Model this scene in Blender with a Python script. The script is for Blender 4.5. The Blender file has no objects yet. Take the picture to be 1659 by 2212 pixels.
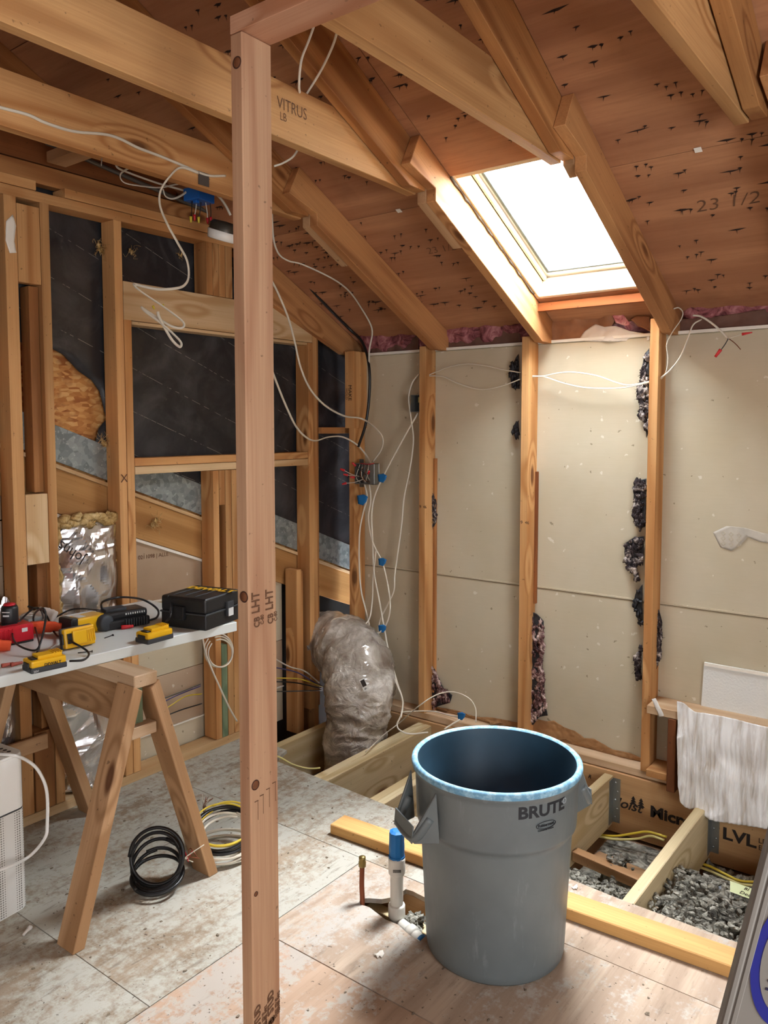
import bpy, bmesh, math, random
from mathutils import Vector, Matrix, noise, geometry
R = random.Random(7)
SC = bpy.context.scene
COL = SC.collection
V = Vector
# ------------------------------------------------------------------ camera
F, CX, CY = 1725.0, 829.5, 1042.0
TH = math.atan((CY - 923) / F)
YAW = math.atan(1320 * math.cos(TH) / F)
CAM = V((0, 0, 1.565))
cd = bpy.data.cameras.new('camera'); cam = bpy.data.objects.new('camera', cd); COL.objects.link(cam)
cd.sensor_fit = 'VERTICAL'; cd.sensor_height = 24.0; cd.lens = F / 2212 * 24.0
cd.shift_y = -(1106 - CY) / 2212; cd.clip_start = 0.02
cam.location = CAM; cam.rotation_euler = (math.pi / 2 - TH, 0, YAW)
SC.camera = cam
# ------------------------------------------------------------------ sky and light
w = bpy.data.worlds.new('sky'); SC.world = w; w.use_nodes = True
bg = w.node_tree.nodes['Background']
bg.inputs[0].default_value = (0.86, 0.93, 1.0, 1); bg.inputs[1].default_value = 14.0     # bright overcast sky
SC.view_settings.view_transform = 'Standard'; SC.view_settings.look = 'None'
SC.view_settings.exposure = 1.5; SC.view_settings.gamma = 1.0; SC.view_settings.use_curve_mapping = False
SC.cycles.max_bounces = 8; SC.cycles.diffuse_bounces = 5; SC.cycles.transparent_max_bounces = 12
SC.cycles.caustics_reflective = False; SC.cycles.caustics_refractive = False
def area(name, loc, rot, sx, sy, watts, color):
    l = bpy.data.lights.new(name, 'AREA'); l.shape = 'RECTANGLE'; l.size = sx; l.size_y = sy
    l.energy = watts; l.color = color
    o = bpy.data.objects.new(name, l); COL.objects.link(o); o.location = loc; o.rotation_euler = rot
    return o
PI = math.pi
# fill lamps added inside boarded window openings, unseen behind the camera
area('back_window_fill', (0.3, -2.52, 1.45), (PI / 2, 0, 0), 1.9, 1.3, 11, (0.95, 0.97, 1.0))
area('side_window_fill', (1.52, 0.35, 1.35), (PI / 2, 0, PI / 2), 1.5, 1.2, 28, (0.95, 0.97, 1.0))
# daylight entering by the skylight (portal of the roof window)
sp = area('skylight_daylight', (-1.425, 3.08, 2.50), (math.atan(0.5) * -1, 0, 0), 0.46, 0.72, 6, (0.86, 0.94, 1.0))

sl_ = bpy.data.lights.new('hazy_sun', 'SUN'); sl_.energy = 19; sl_.angle = math.radians(42); sl_.color = (0.97, 0.98, 1.0)   # sun through thin cloud, straight into the skylight
so_ = bpy.data.objects.new('hazy_sun', sl_); COL.objects.link(so_); so_.rotation_euler = V((0.10, -0.50, -1)).to_track_quat('-Z', 'Y').to_euler()
# ------------------------------------------------------------------ pixel -> point on a real plane
FW = V((-math.sin(YAW) * math.cos(TH), math.cos(YAW) * math.cos(TH), -math.sin(TH)))
RT = V((math.cos(YAW), math.sin(YAW), 0)); UP = RT.cross(FW)
def at(px, py, ax, v):
    d = FW + RT * ((px - CX) / F) - UP * ((py - CY) / F)
    i = 'xyz'.index(ax)
    return CAM + d * ((v - CAM[i]) / d[i])
def zr(y): return 3.845 - 0.5 * y          # underside of the roof sheathing

# ------------------------------------------------------------------ object helpers
WM = {}
def reg(o, M, parent=None):
    COL.objects.link(o)
    if parent is not None:
        o.parent = parent; o.matrix_basis = WM[parent].inverted() @ M
    else:
        o.matrix_basis = M
    WM[o] = M
    return o
def tag(o, label=None, cat=None, group=None, kind=None):
    if label: o['label'] = label
    if cat: o['category'] = cat
    if group: o['group'] = group
    if kind: o['kind'] = kind
    return o
def thing(name, loc, label, cat, group=None, M=None):
    o = bpy.data.objects.new(name, None); o.empty_display_size = 0.05
    reg(o, M if M is not None else Matrix.Translation(V(loc)))
    return tag(o, label, cat, group)
def struct(name):
    o = bpy.data.objects.new(name, None); o.empty_display_size = 0.05
    reg(o, Matrix()); o['kind'] = 'structure'; return o
def frame(o, xd, up):
    x = V(xd).normalized(); z = V(up); z = (z - x * z.dot(x)).normalized(); y = z.cross(x)
    M = Matrix((x, y, z)).transposed().to_4x4(); M.translation = V(o); return M
def mk(name, verts, faces, mat, parent=None, M=None, smooth=False, world=True, bev=0.0, seg=1):
    """mesh from verts given in world space (or local to M when world=False)"""
    M = M if M is not None else Matrix.Translation(sum((V(v) for v in verts), V()) / len(verts)) if world else (M or Matrix())
    me = bpy.data.meshes.new(name)
    Mi = M.inverted()
    me.from_pydata([(Mi @ V(v)) if world else V(v) for v in verts], [], faces)
    me.update()
    bm = bmesh.new(); bm.from_mesh(me)
    bmesh.ops.recalc_face_normals(bm, faces=bm.faces)
    if bev > 0:
        bmesh.ops.bevel(bm, geom=list(bm.edges), offset=bev, segments=seg, affect='EDGES', profile=0.6, clamp_overlap=True)
    bm.to_mesh(me); bm.free()
    if smooth:
        for p in me.polygons: p.use_smooth = True
    if mat is not None: me.materials.append(mat)
    o = bpy.data.objects.new(name, me)
    return reg(o, M, parent)
BF = [(0, 1, 3, 2), (4, 6, 7, 5), (0, 4, 5, 1), (2, 3, 7, 6), (0, 2, 6, 4), (1, 5, 7, 3)]
def boxv(x0, x1, y0, y1, z0, z1): return [(x, y, z) for x in (x0, x1) for y in (y0, y1) for z in (z0, z1)]
def bx(name, parent, x0, x1, y0, y1, z0, z1, mat, bev=0.0015, grain=None):
    """axis aligned board; local X runs along its grain (longest side)"""
    d = (x1 - x0, y1 - y0, z1 - z0); g = grain or 'xyz'[d.index(max(d))]
    c = V(((x0 + x1) / 2, (y0 + y1) / 2, (z0 + z1) / 2))
    xd = {'x': (1, 0, 0), 'y': (0, 1, 0), 'z': (0, 0, 1)}[g]; up = (0, 0, 1) if g != 'z' else (1, 0, 0)
    return mk(name, boxv(x0, x1, y0, y1, z0, z1), BF, mat, parent, frame(c, xd, up), bev=bev)
def board(name, parent, A, B, wd, h, up, mat, bev=0.0015):
    A, B = V(A), V(B); M = frame((A + B) / 2, B - A, up); L = (B - A).length / 2
    return mk(name, boxv(-L, L, -wd / 2, wd / 2, -h / 2, h / 2), BF, mat, parent, M, world=False, bev=bev)
def rbox(name, parent, M, sx, sy, sz, mat, bev=0.004, seg=2, off=(0, 0, 0)):
    """rounded box, base centred at M's origin + off"""
    x, y, z = off
    return mk(name, boxv(x - sx / 2, x + sx / 2, y - sy / 2, y + sy / 2, z, z + sz), BF, mat, parent, M, world=False, bev=bev, seg=seg, smooth=False)
def prism(name, parent, prof, vec, mat, M=None, bev=0.0, smooth=False):
    """polygon prof (3D, planar) extruded by vec"""
    n = len(prof); vec = V(vec)
    vs = [V(p) for p in prof] + [V(p) + vec for p in prof]
    fs = [tuple(range(n)), tuple(range(2 * n - 1, n - 1, -1))] + [(i, (i + 1) % n, (i + 1) % n + n, i + n) for i in range(n)]
    return mk(name, vs, fs, mat, parent, M, bev=bev, smooth=smooth)
def slab(name, parent, loops, vec, mat, M=None):
    """polygon with holes, extruded by vec"""
    loops = [[V(p) for p in l] for l in loops]; vec = V(vec)
    flat = [p for l in loops for p in l]; N = len(flat)
    tris = geometry.tessellate_polygon(loops)
    fs = [tuple(t) for t in tris] + [tuple(i + N for i in reversed(t)) for t in tris]
    k = 0
    for l in loops:
        n = len(l); fs += [(k + i, k + (i + 1) % n, k + (i + 1) % n + N, k + i + N) for i in range(n)]; k += n
    return mk(name, flat + [p + vec for p in flat], fs, mat, parent, M)
def lathe(name, parent, M, prof, mat, n=48, smooth=True, cap=False):
    vs, fs = [], []
    for r, z in prof:
        for i in range(n):
            a = 2 * PI * i / n; vs.append((r * math.cos(a), r * math.sin(a), z))
    for j in range(len(prof) - 1):
        for i in range(n): fs.append((j * n + i, j * n + (i + 1) % n, (j + 1) * n + (i + 1) % n, (j + 1) * n + i))
    if cap:
        fs.append(tuple(range(n))); k = (len(prof) - 1) * n; fs.append(tuple(range(k + n - 1, k - 1, -1)))
    return mk(name, vs, fs, mat, parent, M, smooth=smooth, world=False)
def spline(P, n=8):
    P = [V(p) for p in P]
    if len(P) < 3: return [P[0].lerp(P[-1], i / n) for i in range(n + 1)]
    Q = [P[0] * 2 - P[1]] + P + [P[-1] * 2 - P[-2]]; out = []
    for i in range(1, len(Q) - 2):
        a, b, c, d = Q[i - 1:i + 3]
        for k in range(n):
            t = k / n
            out.append(0.5 * (2 * b + (c - a) * t + (2 * a - 5 * b + 4 * c - d) * t * t + (3 * b - a - 3 * c + d) * t ** 3))
    out.append(P[-1]); return out
def tubedata(path, r, sides=8, flat=1.0, rf=None, nz=None):
    vs, fs = [], []; n = len(path)
    t0 = (path[1] - path[0]).normalized(); u = t0.orthogonal().normalized()
    for i, p in enumerate(path):
        t = (path[min(i + 1, n - 1)] - path[max(i - 1, 0)])
        t = t.normalized() if t.length > 1e-9 else t0
        u = (u - t * u.dot(t)); u = u.normalized() if u.length > 1e-6 else t.orthogonal().normalized(); v = t.cross(u)
        rr = r * (rf(i / (n - 1)) if rf else 1)
        for k in range(sides):
            a = 2 * PI * k / sides
            q = p + (u * math.cos(a) + v * math.sin(a) * flat) * rr
            if nz: q = nz(q, p, i / (n - 1), a)
            vs.append(q)
    for i in range(n - 1):
        for k in range(sides): fs.append((i * sides + k, i * sides + (k + 1) % sides, (i + 1) * sides + (k + 1) % sides, (i + 1) * sides + k))
    fs.append(tuple(range(sides))[::-1]); fs.append(tuple(range((n - 1) * sides, n * sides)))
    return vs, fs
def tube(name, parent, P, r, mat, sides=8, n=8, flat=1.0, rf=None, nz=None, smooth=True, M=None):
    vs, fs = tubedata(spline(P, n), r, sides, flat, rf, nz)
    return mk(name, vs, fs, mat, parent, M, smooth=smooth)
def px_path(L, ax=None, v=None):
    return [at(*(q if len(q) == 4 else (q[0], q[1], ax, q[2] if len(q) == 3 else v))) for q in L]
def cable(name, L, mat, label, cat='cable', r=0.0038, ax=None, v=None, group=None, flat=0.6, n=8):
    o = tube(name, None, px_path(L, ax, v), r, mat, 8, n, flat)
    return tag(o, label, cat, group)
def text(s, name, parent, O, xd, yd, size, mat, depth=0.0006, bold=0.0, sx=1.0, bend=None, shear=0.0, align='LEFT'):
    cu = bpy.data.curves.new(name, 'FONT'); cu.body = s; cu.size = size; cu.extrude = depth; cu.offset = bold * size; cu.shear = shear
    cu.align_x = align; cu.resolution_u = 3
    t = bpy.data.objects.new('tmp', cu); COL.objects.link(t); bpy.context.view_layer.update()
    me = bpy.data.meshes.new_from_object(t); bpy.data.objects.remove(t); me.name = name
    me.materials.clear(); me.materials.append(mat)
    for v in me.vertices:
        v.co.x *= sx
        if bend: v.co = bend(v.co)
    x = V(xd).normalized(); y = V(yd); y = (y - x * y.dot(x)).normalized(); z = x.cross(y)
    M = Matrix((x, y, z)).transposed().to_4x4(); M.translation = V(O) + z * 0.0012
    if bend: M = Matrix.Translation(V(O))
    return reg(bpy.data.objects.new(name, me), M, parent)
def fbm(p, s=1.0, o=3): return noise.fractal(V(p) * s, 1.0, 2.0, o)
def sheet(name, parent, outline, nrm, mat, crumple=0.01, freq=12, thick=0.002, cuts=3, smooth=True, M=None, ridged=False):
    """crumpled sheet from an outline of 3D points"""
    bm = bmesh.new(); nrm = V(nrm).normalized()
    loops = [[V(p) for p in outline]]; vs = [bm.verts.new(p) for p in loops[0]]
    for t in geometry.tessellate_polygon(loops): bm.faces.new([vs[i] for i in t])
    for k in range(cuts):
        es = [e for e in bm.edges if e.calc_length() > 0.012]
        if not es: break
        bmesh.ops.subdivide_edges(bm, edges=es, cuts=1)
        bmesh.ops.triangulate(bm, faces=bm.faces)
    bmesh.ops.beautify_fill(bm, faces=bm.faces, edges=bm.edges)
    for v in bm.verts:
        d = noise.noise(v.co * freq) + 0.5 * noise.noise(v.co * freq * 2.3 + V((5, 1, 2)))
        if ridged: d = 0.7 - abs(d) * 2
        v.co += nrm * crumple * d
    bmesh.ops.recalc_face_normals(bm, faces=bm.faces)
    bmesh.ops.solidify(bm, geom=bm.faces, thickness=thick)
    vs = [v.co.copy() for v in bm.verts]; fs = [[q.index for q in f.verts] for f in bm.faces]
    bm.free()
    return mk(name, vs, fs, mat, parent, M, smooth=smooth)
def ico(sub=1):
    bm = bmesh.new(); bmesh.ops.create_icosphere(bm, subdivisions=sub, radius=1)
    vs = [v.co.copy() for v in bm.verts]; fs = [[q.index for q in f.verts] for f in bm.faces]; bm.free(); return vs, fs
ICO = {s: ico(s) for s in (1, 2, 3)}
def lumps(items, sub=1, amp=0.4, freq=2.5):
    """joined displaced blobs: items = (centre, (rx,ry,rz))"""
    VS, FS = [], []; bv, bf = ICO[sub]
    for c, s in items:
        k = len(VS); off = V((R.random() * 50, R.random() * 50, R.random() * 50))
        for v in bv:
            d = 1 + amp * noise.noise(v * freq + off) * 2
            VS.append(V(c) + V((v.x * s[0] * d, v.y * s[1] * d, v.z * s[2] * d)))
        FS += [[i + k for i in f] for f in bf]
    return VS, FS

# ------------------------------------------------------------------ materials
def hexc(h):
    h = h.lstrip('#'); c = [int(h[i:i + 2], 16) / 255 for i in (0, 2, 4)]
    return tuple((x / 12.92 if x <= 0.04045 else ((x + 0.055) / 1.055) ** 2.4) for x in c) + (1,)
class NT:
    def __init__(s, name):
        s.m = bpy.data.materials.new(name); s.m.use_nodes = True; s.t = s.m.node_tree
        s.b = s.t.nodes['Principled BSDF']; s.out = s.t.nodes['Material Output']
    def n(s, typ, **k):
        nd = s.t.nodes.new(typ)
        for a, v in k.items():
            if a.startswith('_'): setattr(nd, a[1:], v)
            else:
                key = a.replace('__', ' ')
                i = nd.inputs[int(key[1:])] if key[0] == 'i' and key[1:].isdigit() else nd.inputs[key]
                if isinstance(v, bpy.types.NodeSocket): s.t.links.new(v, i)
                else: i.default_value = v
        return nd
    def l(s, a, b): s.t.links.new(a, b)
    def math(s, op, a, b=0.0, clamp=False): return s.n('ShaderNodeMath', _operation=op, i0=a, i1=b, _use_clamp=clamp).outputs[0]
    def ramp(s, f, stops):
        r = s.n('ShaderNodeValToRGB', i0=f); e = r.color_ramp.elements
        while len(e) < len(stops): e.new(0.5)
        for el, (p, c) in zip(e, stops): el.position = p; el.color = c if len(c) == 4 else (*c, 1)
        return r.outputs[0]
    def step(s, f, a, b):
        return s.n('ShaderNodeMapRange', i0=f, i1=a, i2=b, i3=0.0, i4=1.0).outputs[0]
    def mix(s, f, a, b, mode='MIX'):
        m = s.n('ShaderNodeMix', _data_type='RGBA', _blend_type=mode)
        for k, v in ((0, f), (6, a), (7, b)):
            if isinstance(v, bpy.types.NodeSocket): s.l(v, m.inputs[k])
            else: m.inputs[k].default_value = v
        return m.outputs[2]
    def obj(s, scale=(1, 1, 1), rand=True, rot=(0, 0, 0)):
        c = s.n('ShaderNodeTexCoord').outputs['Object']
        if rand:
            r = s.math('MULTIPLY', s.n('ShaderNodeObjectInfo').outputs['Random'], 53.0)
            cx = s.n('ShaderNodeCombineXYZ', i0=r, i1=s.math('MULTIPLY', r, 0.37), i2=s.math('MULTIPLY', r, 0.61)).outputs[0]
            c = s.n('ShaderNodeVectorMath', _operation='ADD', i0=c, i1=cx).outputs[0]
        return s.n('ShaderNodeMapping', Vector=c, Scale=scale, Rotation=rot).outputs[0]
    def noise(s, vec, scale=1, detail=3, rough=0.55, out=0, dist=0.0):
        return s.n('ShaderNodeTexNoise', Vector=vec, Scale=scale, Detail=detail, Roughness=rough, Distortion=dist).outputs[out]
    def bump(s, h, strength=0.2, dist=0.002):
        s.l(s.n('ShaderNodeBump', Strength=strength, Distance=dist, Height=h).outputs[0], s.b.inputs['Normal'])
    def done(s, col, rough=0.6, metal=0.0, spec=None):
        for k, v in (('Base Color', col), ('Roughness', rough), ('Metallic', metal)):
            if isinstance(v, bpy.types.NodeSocket): s.l(v, s.b.inputs[k])
            else: s.b.inputs[k].default_value = v
        if spec is not None: s.b.inputs['Specular IOR Level'].default_value = spec
        return s.m
def plain(name, col, rough=0.5, metal=0.0, spec=None, var=0.06, vs=8.0, bump=0.0, bs=60.0):
    t = NT(name); p = t.obj(); c = hexc(col)
    n = t.noise(p, vs, 4)
    col = t.mix(t.math('MULTIPLY', n, 1.0), tuple(x * (1 - var * 1.6) for x in c[:3]) + (1,), tuple(min(1, x * (1 + var)) for x in c[:3]) + (1,))
    if bump: t.bump(t.noise(p, bs, 3), bump)
    return t.done(col, rough, metal, spec)
def wood(name, light, dark, knot='#5a3216', rings=22.0, knots=1.0, dirt=0.15, fib=0.4, rough=0.72, ringdark=0.8, var=0.2, dcol='#3a281c'):
    t = NT(name); L, D = hexc(light), hexc(dark)
    p = t.obj((1, 1, 1))
    a = t.n('ShaderNodeMapping', Vector=p, Scale=(0.45, 5.5, 5.5)).outputs[0]
    vor = t.n('ShaderNodeTexVoronoi', Vector=t.n('ShaderNodeMapping', Vector=p, Scale=(2.1, 6.0, 6.0)).outputs[0], Scale=1.0)
    kd = vor.outputs['Distance']; ksel = t.step(t.n('ShaderNodeSeparateColor', i0=vor.outputs['Color']).outputs[0], 0.55, 0.56)
    halo = t.math('MULTIPLY', t.math('MULTIPLY', t.step(kd, 0.38, 0.0), ksel), 0.55 * min(1, knots))
    n = t.noise(a, 1.0, 2, 0.5)
    ring = t.math('SINE', t.math('MULTIPLY', t.math('ADD', n, halo), rings * 3.1))
    ring = t.math('POWER', t.math('ADD', t.math('MULTIPLY', ring, 0.5), 0.5), 1.6)
    fibre = t.noise(t.n('ShaderNodeMapping', Vector=p, Scale=(3, 170, 170)).outputs[0], 1.0, 3, 0.6)
    col = t.mix(t.math('MULTIPLY', ring, ringdark), L, D)
    col = t.mix(t.math('MULTIPLY', t.step(fibre, 0.35, 0.75), fib), col, D)
    big = t.noise(t.n('ShaderNodeMapping', Vector=p, Scale=(0.8, 3, 3)).outputs[0], 1.3, 3)
    col = t.mix(t.math('MULTIPLY', t.step(big, 0.45, 0.75), dirt * 2), col, hexc(dcol))
    kn = t.math('MULTIPLY', t.math('MULTIPLY', t.step(kd, 0.13, 0.07), ksel), 0.85 * knots)
    col = t.mix(kn, col, hexc(knot))
    # per-board tone
    r = t.n('ShaderNodeObjectInfo').outputs['Random']
    hsv = t.n('ShaderNodeHueSaturation', Color=col, Value=t.n('ShaderNodeMapRange', i0=r, i1=0.0, i2=1.0, i3=1 - var, i4=1 + var * 0.6).outputs[0])
    spk = t.noise(p, 55, 2)
    col = t.mix(t.math('MULTIPLY', t.step(spk, 0.70, 0.76), 0.5), hsv.outputs[0], hexc('#2a1a10'))
    t.bump(t.math('ADD', fibre, t.math('MULTIPLY', ring, 0.4)), 0.25, 0.0015)
    return t.done(col, rough, 0, 0.3)

STUD = wood('stud_fir', '#d6a56e', '#ab723f', dirt=0.14, rings=9)
STUD_D = wood('old_fir', '#c08a54', '#8f5a30', dirt=0.2, rings=10)
PALE = wood('pale_pine', '#dcc097', '#bd9564', knot='#6b3d1a', dirt=0.06, rings=8, var=0.08)
JOIST = wood('joist_pine', '#dccba4', '#b59c6f', knot='#6b3d1a', dirt=0.08, rings=9, var=0.06)
POST = wood('pinkish_fir', '#c6a180', '#9e6c50', knot='#5a3018', dirt=0.04, rings=14, var=0.02, ringdark=0.5, knots=0.8)
BEAM = wood('tie_fir', '#d0a26c', '#a06e40', dirt=0.16, rings=8, var=0.1, knots=1.0)
SAW = wood('sawhorse_fir', '#c49d76', '#9d754f', dirt=0.06, rings=8, var=0.06)
SAWP = wood('pale_cap', '#d3b797', '#b3916c', dirt=0.06, rings=8, var=0.05)
PLATE = wood('golden_plate', '#d8ab6c', '#ab7740', dirt=0.12, rings=8, var=0.05)
GREENW = wood('treated_lumber', '#8a9a78', '#5f7358', dirt=0.2, rings=8)
LVLM = wood('laminated_veneer', '#c79f70', '#986c42', dirt=0.1, rings=5, var=0.03, knots=0.15, fib=0.35)
BACKING = wood('redwood_board', '#9c6034', '#6e3b1b', dirt=0.25, rings=6, knots=0.3)
BOARDX = wood('lap_board', '#c4955c', '#9b6a38', dirt=0.12, rings=7, knots=0.1, ringdark=0.8)

def ply(name, light, dark, patch, dust=None, dustamt=0.0, rings=5.0, seam=False, grime=0.2, gscale=(0.5, 3.2, 3.2), fibs=(4, 90, 90), wear=0.0):
    t = NT(name); p = t.obj((1, 1, 1))
    a = t.n('ShaderNodeMapping', Vector=p, Scale=gscale).outputs[0]
    n = t.noise(a, 1.0, 3, 0.5, dist=0.3)
    ring = t.math('ADD', t.math('MULTIPLY', t.math('SINE', t.math('MULTIPLY', n, rings * 9)), 0.5), 0.5)
    col = t.mix(t.math('MULTIPLY', ring, 0.55), hexc(light), hexc(dark))
    fibre = t.noise(t.n('ShaderNodeMapping', Vector=p, Scale=fibs).outputs[0], 1.0, 4, 0.65)
    col = t.mix(t.math('MULTIPLY', t.step(fibre, 0.45, 0.75), 0.45), col, hexc(dark))
    pt = t.noise(p, 1.6, 3)
    col = t.mix(t.math('MULTIPLY', t.step(pt, 0.52, 0.7), 0.4), col, hexc(patch))
    if dust:
        d1 = t.noise(t.n('ShaderNodeMapping', Vector=p, Scale=(2.4, 1.0, 1)).outputs[0], 1.7, 8, 0.72)
        d2 = t.noise(p, 34, 6, 0.75)
        dd = t.math('ADD', t.math('MULTIPLY', d1, 0.6), t.math('MULTIPLY', d2, 0.4))
        if wear:    # more plaster dust trodden in towards the old floor
            gx = t.n('ShaderNodeSeparateXYZ', i0=t.n('ShaderNodeTexCoord').outputs['Object']).outputs[0]
            dd = t.math('ADD', dd, t.math('MULTIPLY', t.step(gx, -1.15, -1.7), wear))
        col = t.mix(t.step(dd, 0.5 - dustamt, 0.58 - dustamt * 0.6), col, hexc(dust))
        g = t.noise(t.n('ShaderNodeMapping', Vector=p, Scale=(26, 4, 5)).outputs[0], 2.0, 5, 0.7)
        col = t.mix(t.math('MULTIPLY', t.step(g, 0.56, 0.7), grime * 1.6), col, hexc('#6b5f52'))
        sp = t.noise(p, 70, 3, 0.6)
        col = t.mix(t.math('MULTIPLY', t.step(sp, 0.67, 0.71), 0.75), col, hexc('#4a4038'))
    else:
        g = t.noise(p, 3.0, 4, 0.6)
        col = t.mix(t.math('MULTIPLY', t.step(g, 0.6, 0.8), grime), col, hexc('#3a2418'))
    t.bump(fibre, 0.35, 0.002)
    return t.done(col, 0.8, 0, 0.25)
ROOFP = ply('roof_plywood', '#b88560', '#8d5c40', '#9f6d4e', rings=2.2, grime=0.3, gscale=(0.35, 4.5, 4.5), fibs=(5, 70, 70))
FL_OLD = ply('dusty_old_subfloor', '#9c8c79', '#786854', '#8d7d6b', '#b1afa4', 0.07, grime=0.4, gscale=(3.2, .5, 3.2), fibs=(90, 4, 90))
FL_MID = ply('worn_subfloor', '#b8a591', '#8f7a69', '#ab998a', '#b3ada4', -0.01, grime=0.24, gscale=(3.6, .5, 3.2), fibs=(90, 4, 90), wear=0.06)
FL_NEW = ply('new_subfloor_plywood', '#b59a84', '#86684f', '#b8a38f', '#b1a89d', -0.08, rings=2.4, grime=0.16, gscale=(4.5, 0.7, 4), fibs=(90, 4, 90), wear=0.16)

def drywall(name, base, mott, streak=True):
    t = NT(name); p = t.obj((1, 1, 1), rand=False)
    n = t.noise(p, 2.2, 4); col = t.mix(t.step(n, 0.4, 0.7), hexc(base), hexc(mott))
    f = t.noise(t.n('ShaderNodeMapping', Vector=p, Scale=(10, 10, 120)).outputs[0], 1.0, 3)
    col = t.mix(t.math('MULTIPLY', f, 0.12), col, hexc('#8d7f66'))
    s = t.noise(p, 24, 2); col = t.mix(t.math('MULTIPLY', t.step(s, 0.71, 0.73), 0.5), col, hexc('#e8e4da'))
    s = t.noise(p, 31, 2); col = t.mix(t.math('MULTIPLY', t.step(s, 0.735, 0.745), 0.6), col, hexc('#6a5a42'))
    t.bump(t.noise(p, 160, 2), 0.12, 0.001)
    return t.done(col, 0.85, 0, 0.2)
DRYW = drywall('drywall_back_paper', '#c9bea6', '#bfb399')
DRYA = drywall('tan_drywall_paper', '#b8a189', '#ac947b')
WHITEEDGE = plain('gypsum_edge', '#ece7dc', 0.9)
TORN = plain('torn_brown_paper', '#a47a50', 0.9, var=0.25, vs=30)
def membrane():
    t = NT('black_roofing_felt'); p = t.obj((1, 1, 1), rand=False)
    n = t.noise(p, 3.5, 4, 0.6, dist=1.5)
    col = t.mix(t.step(n, 0.45, 0.8), hexc('#25262a'), hexc('#4a4a4c'))
    d = t.noise(p, 14, 6, 0.8); col = t.mix(t.math('MULTIPLY', t.step(d, 0.62, 0.8), 0.35), col, hexc('#8a8478'))
    # sloping printed lap lines
    q = t.n('ShaderNodeSeparateXYZ', i0=t.n('ShaderNodeTexCoord').outputs['Object'])
    c = t.math('ADD', q.outputs[2], t.math('MULTIPLY', q.outputs[1], 0.40))
    fr = t.math('FRACT', t.math('MULTIPLY', c, 5.2))
    br = t.step(t.noise(p, 30, 3), 0.46, 0.5)
    col = t.mix(t.math('MULTIPLY', t.math('MULTIPLY', t.step(fr, 0.016, 0.010), br), 0.7), col, hexc('#9a968c'))
    t.bump(t.noise(p, 9, 4), 0.5, 0.01)
    return t.done(col, 0.42, 0, 0.5)
MEMB = membrane()
def osb():
    t = NT('strand_board'); p = t.obj((1, 1, 1), rand=False)
    col = None
    v1 = t.n('ShaderNodeTexVoronoi', Vector=t.n('ShaderNodeMapping', Vector=p, Scale=(1, 26, 70), Rotation=(0.5, 0, 0)).outputs[0], Scale=1.0)
    v2 = t.n('ShaderNodeTexVoronoi', Vector=t.n('ShaderNodeMapping', Vector=p, Scale=(1, 30, 75), Rotation=(-0.6, 0, 0)).outputs[0], Scale=1.0)
    a = t.ramp(t.n('ShaderNodeSeparateColor', i0=v1.outputs['Color']).outputs[0], [(0, hexc('#b06c34')), (0.5, hexc('#cf9350')), (1, hexc('#e3b678'))])
    b = t.ramp(t.n('ShaderNodeSeparateColor', i0=v2.outputs['Color']).outputs[1], [(0, hexc('#9c5a2a')), (0.6, hexc('#c88a4a')), (1, hexc('#e0ac6c'))])
    col = t.mix(t.step(t.noise(p, 9, 2), 0.45, 0.55), a, b)
    t.bump(v1.outputs['Distance'], 0.5, 0.003)
    return t.done(col, 0.75)
OSB = osb()
def galv():
    t = NT('galvanised_flashing'); p = t.obj((1, 1, 1))
    v = t.n('ShaderNodeTexVoronoi', Vector=p, Scale=45.0)
    col = t.mix(t.n('ShaderNodeSeparateColor', i0=v.outputs['Color']).outputs[0], hexc('#6f7878'), hexc('#9ba4a4'))
    col = t.mix(t.math('MULTIPLY', t.step(t.noise(p, 60, 4, 0.7), 0.6, 0.68), 0.7), col, hexc('#c9cccc'))
    return t.done(col, 0.5, 0.35)
GALV = galv()
STEEL = plain('zinc_steel', '#a9adab', 0.35, 0.85, var=0.15)
DARKSTEEL = plain('dull_conduit', '#6c6a66', 0.5, 0.6)
def foil():
    t = NT('crinkled_foil'); p = t.obj()
    return t.done(hexc('#e2e2e4'), 0.24, 0.93)
FOIL = foil()
def ductm():
    t = NT('clear_plastic_over_insulation'); p = t.obj(rand=False)
    n = t.noise(p, 6, 4, 0.6, dist=0.8)
    col = t.ramp(n, [(0.34, hexc('#83766a')), (0.5, hexc('#b0a89c')), (0.64, hexc('#dcd8d0'))])
    t.bump(t.noise(p, 15, 5, 0.55, dist=1.8), 1.0, 0.02)
    t.b.inputs['Coat Weight'].default_value = 1.0; t.b.inputs['Coat Roughness'].default_value = 0.08
    return t.done(col, 0.35)
DUCT = ductm()
def fluffm(name, a, b, c):
    t = NT(name); p = t.obj()
    n = t.noise(p, 15, 5, 0.7, dist=1.2)
    col = t.ramp(n, [(0.36, hexc(a)), (0.5, hexc(b)), (0.64, hexc(c))])
    t.bump(n, 0.8, 0.01)
    return t.done(col, 0.95, 0, 0.1)
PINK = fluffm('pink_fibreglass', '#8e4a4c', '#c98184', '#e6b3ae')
PINK_SHADE = fluffm('shaded_pink_fibreglass', '#5d3436', '#94595c', '#b98182')  # darker pink copy, painting in the shade of bays away from the skylight
REMN = fluffm('torn_black_faced_wool', '#211d1f', '#4a4142', '#d9cdc4')
REMP = fluffm('torn_pinkish_wool', '#2a2022', '#7c5a58', '#e6cfc6')
CELLU = fluffm('grey_cellulose', '#3f3d38', '#86847a', '#b9b7ab')
YWOOL = fluffm('yellow_wool', '#8a6a3c', '#c2a36c', '#dcc596')
KRAFT = plain('kraft_facing', '#9a6a48', 0.7, var=0.3, vs=14, bump=0.4, bs=22)
BLACKP = plain('black_vapour_paper', '#25252a', 0.5, var=0.3, vs=20)
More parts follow.
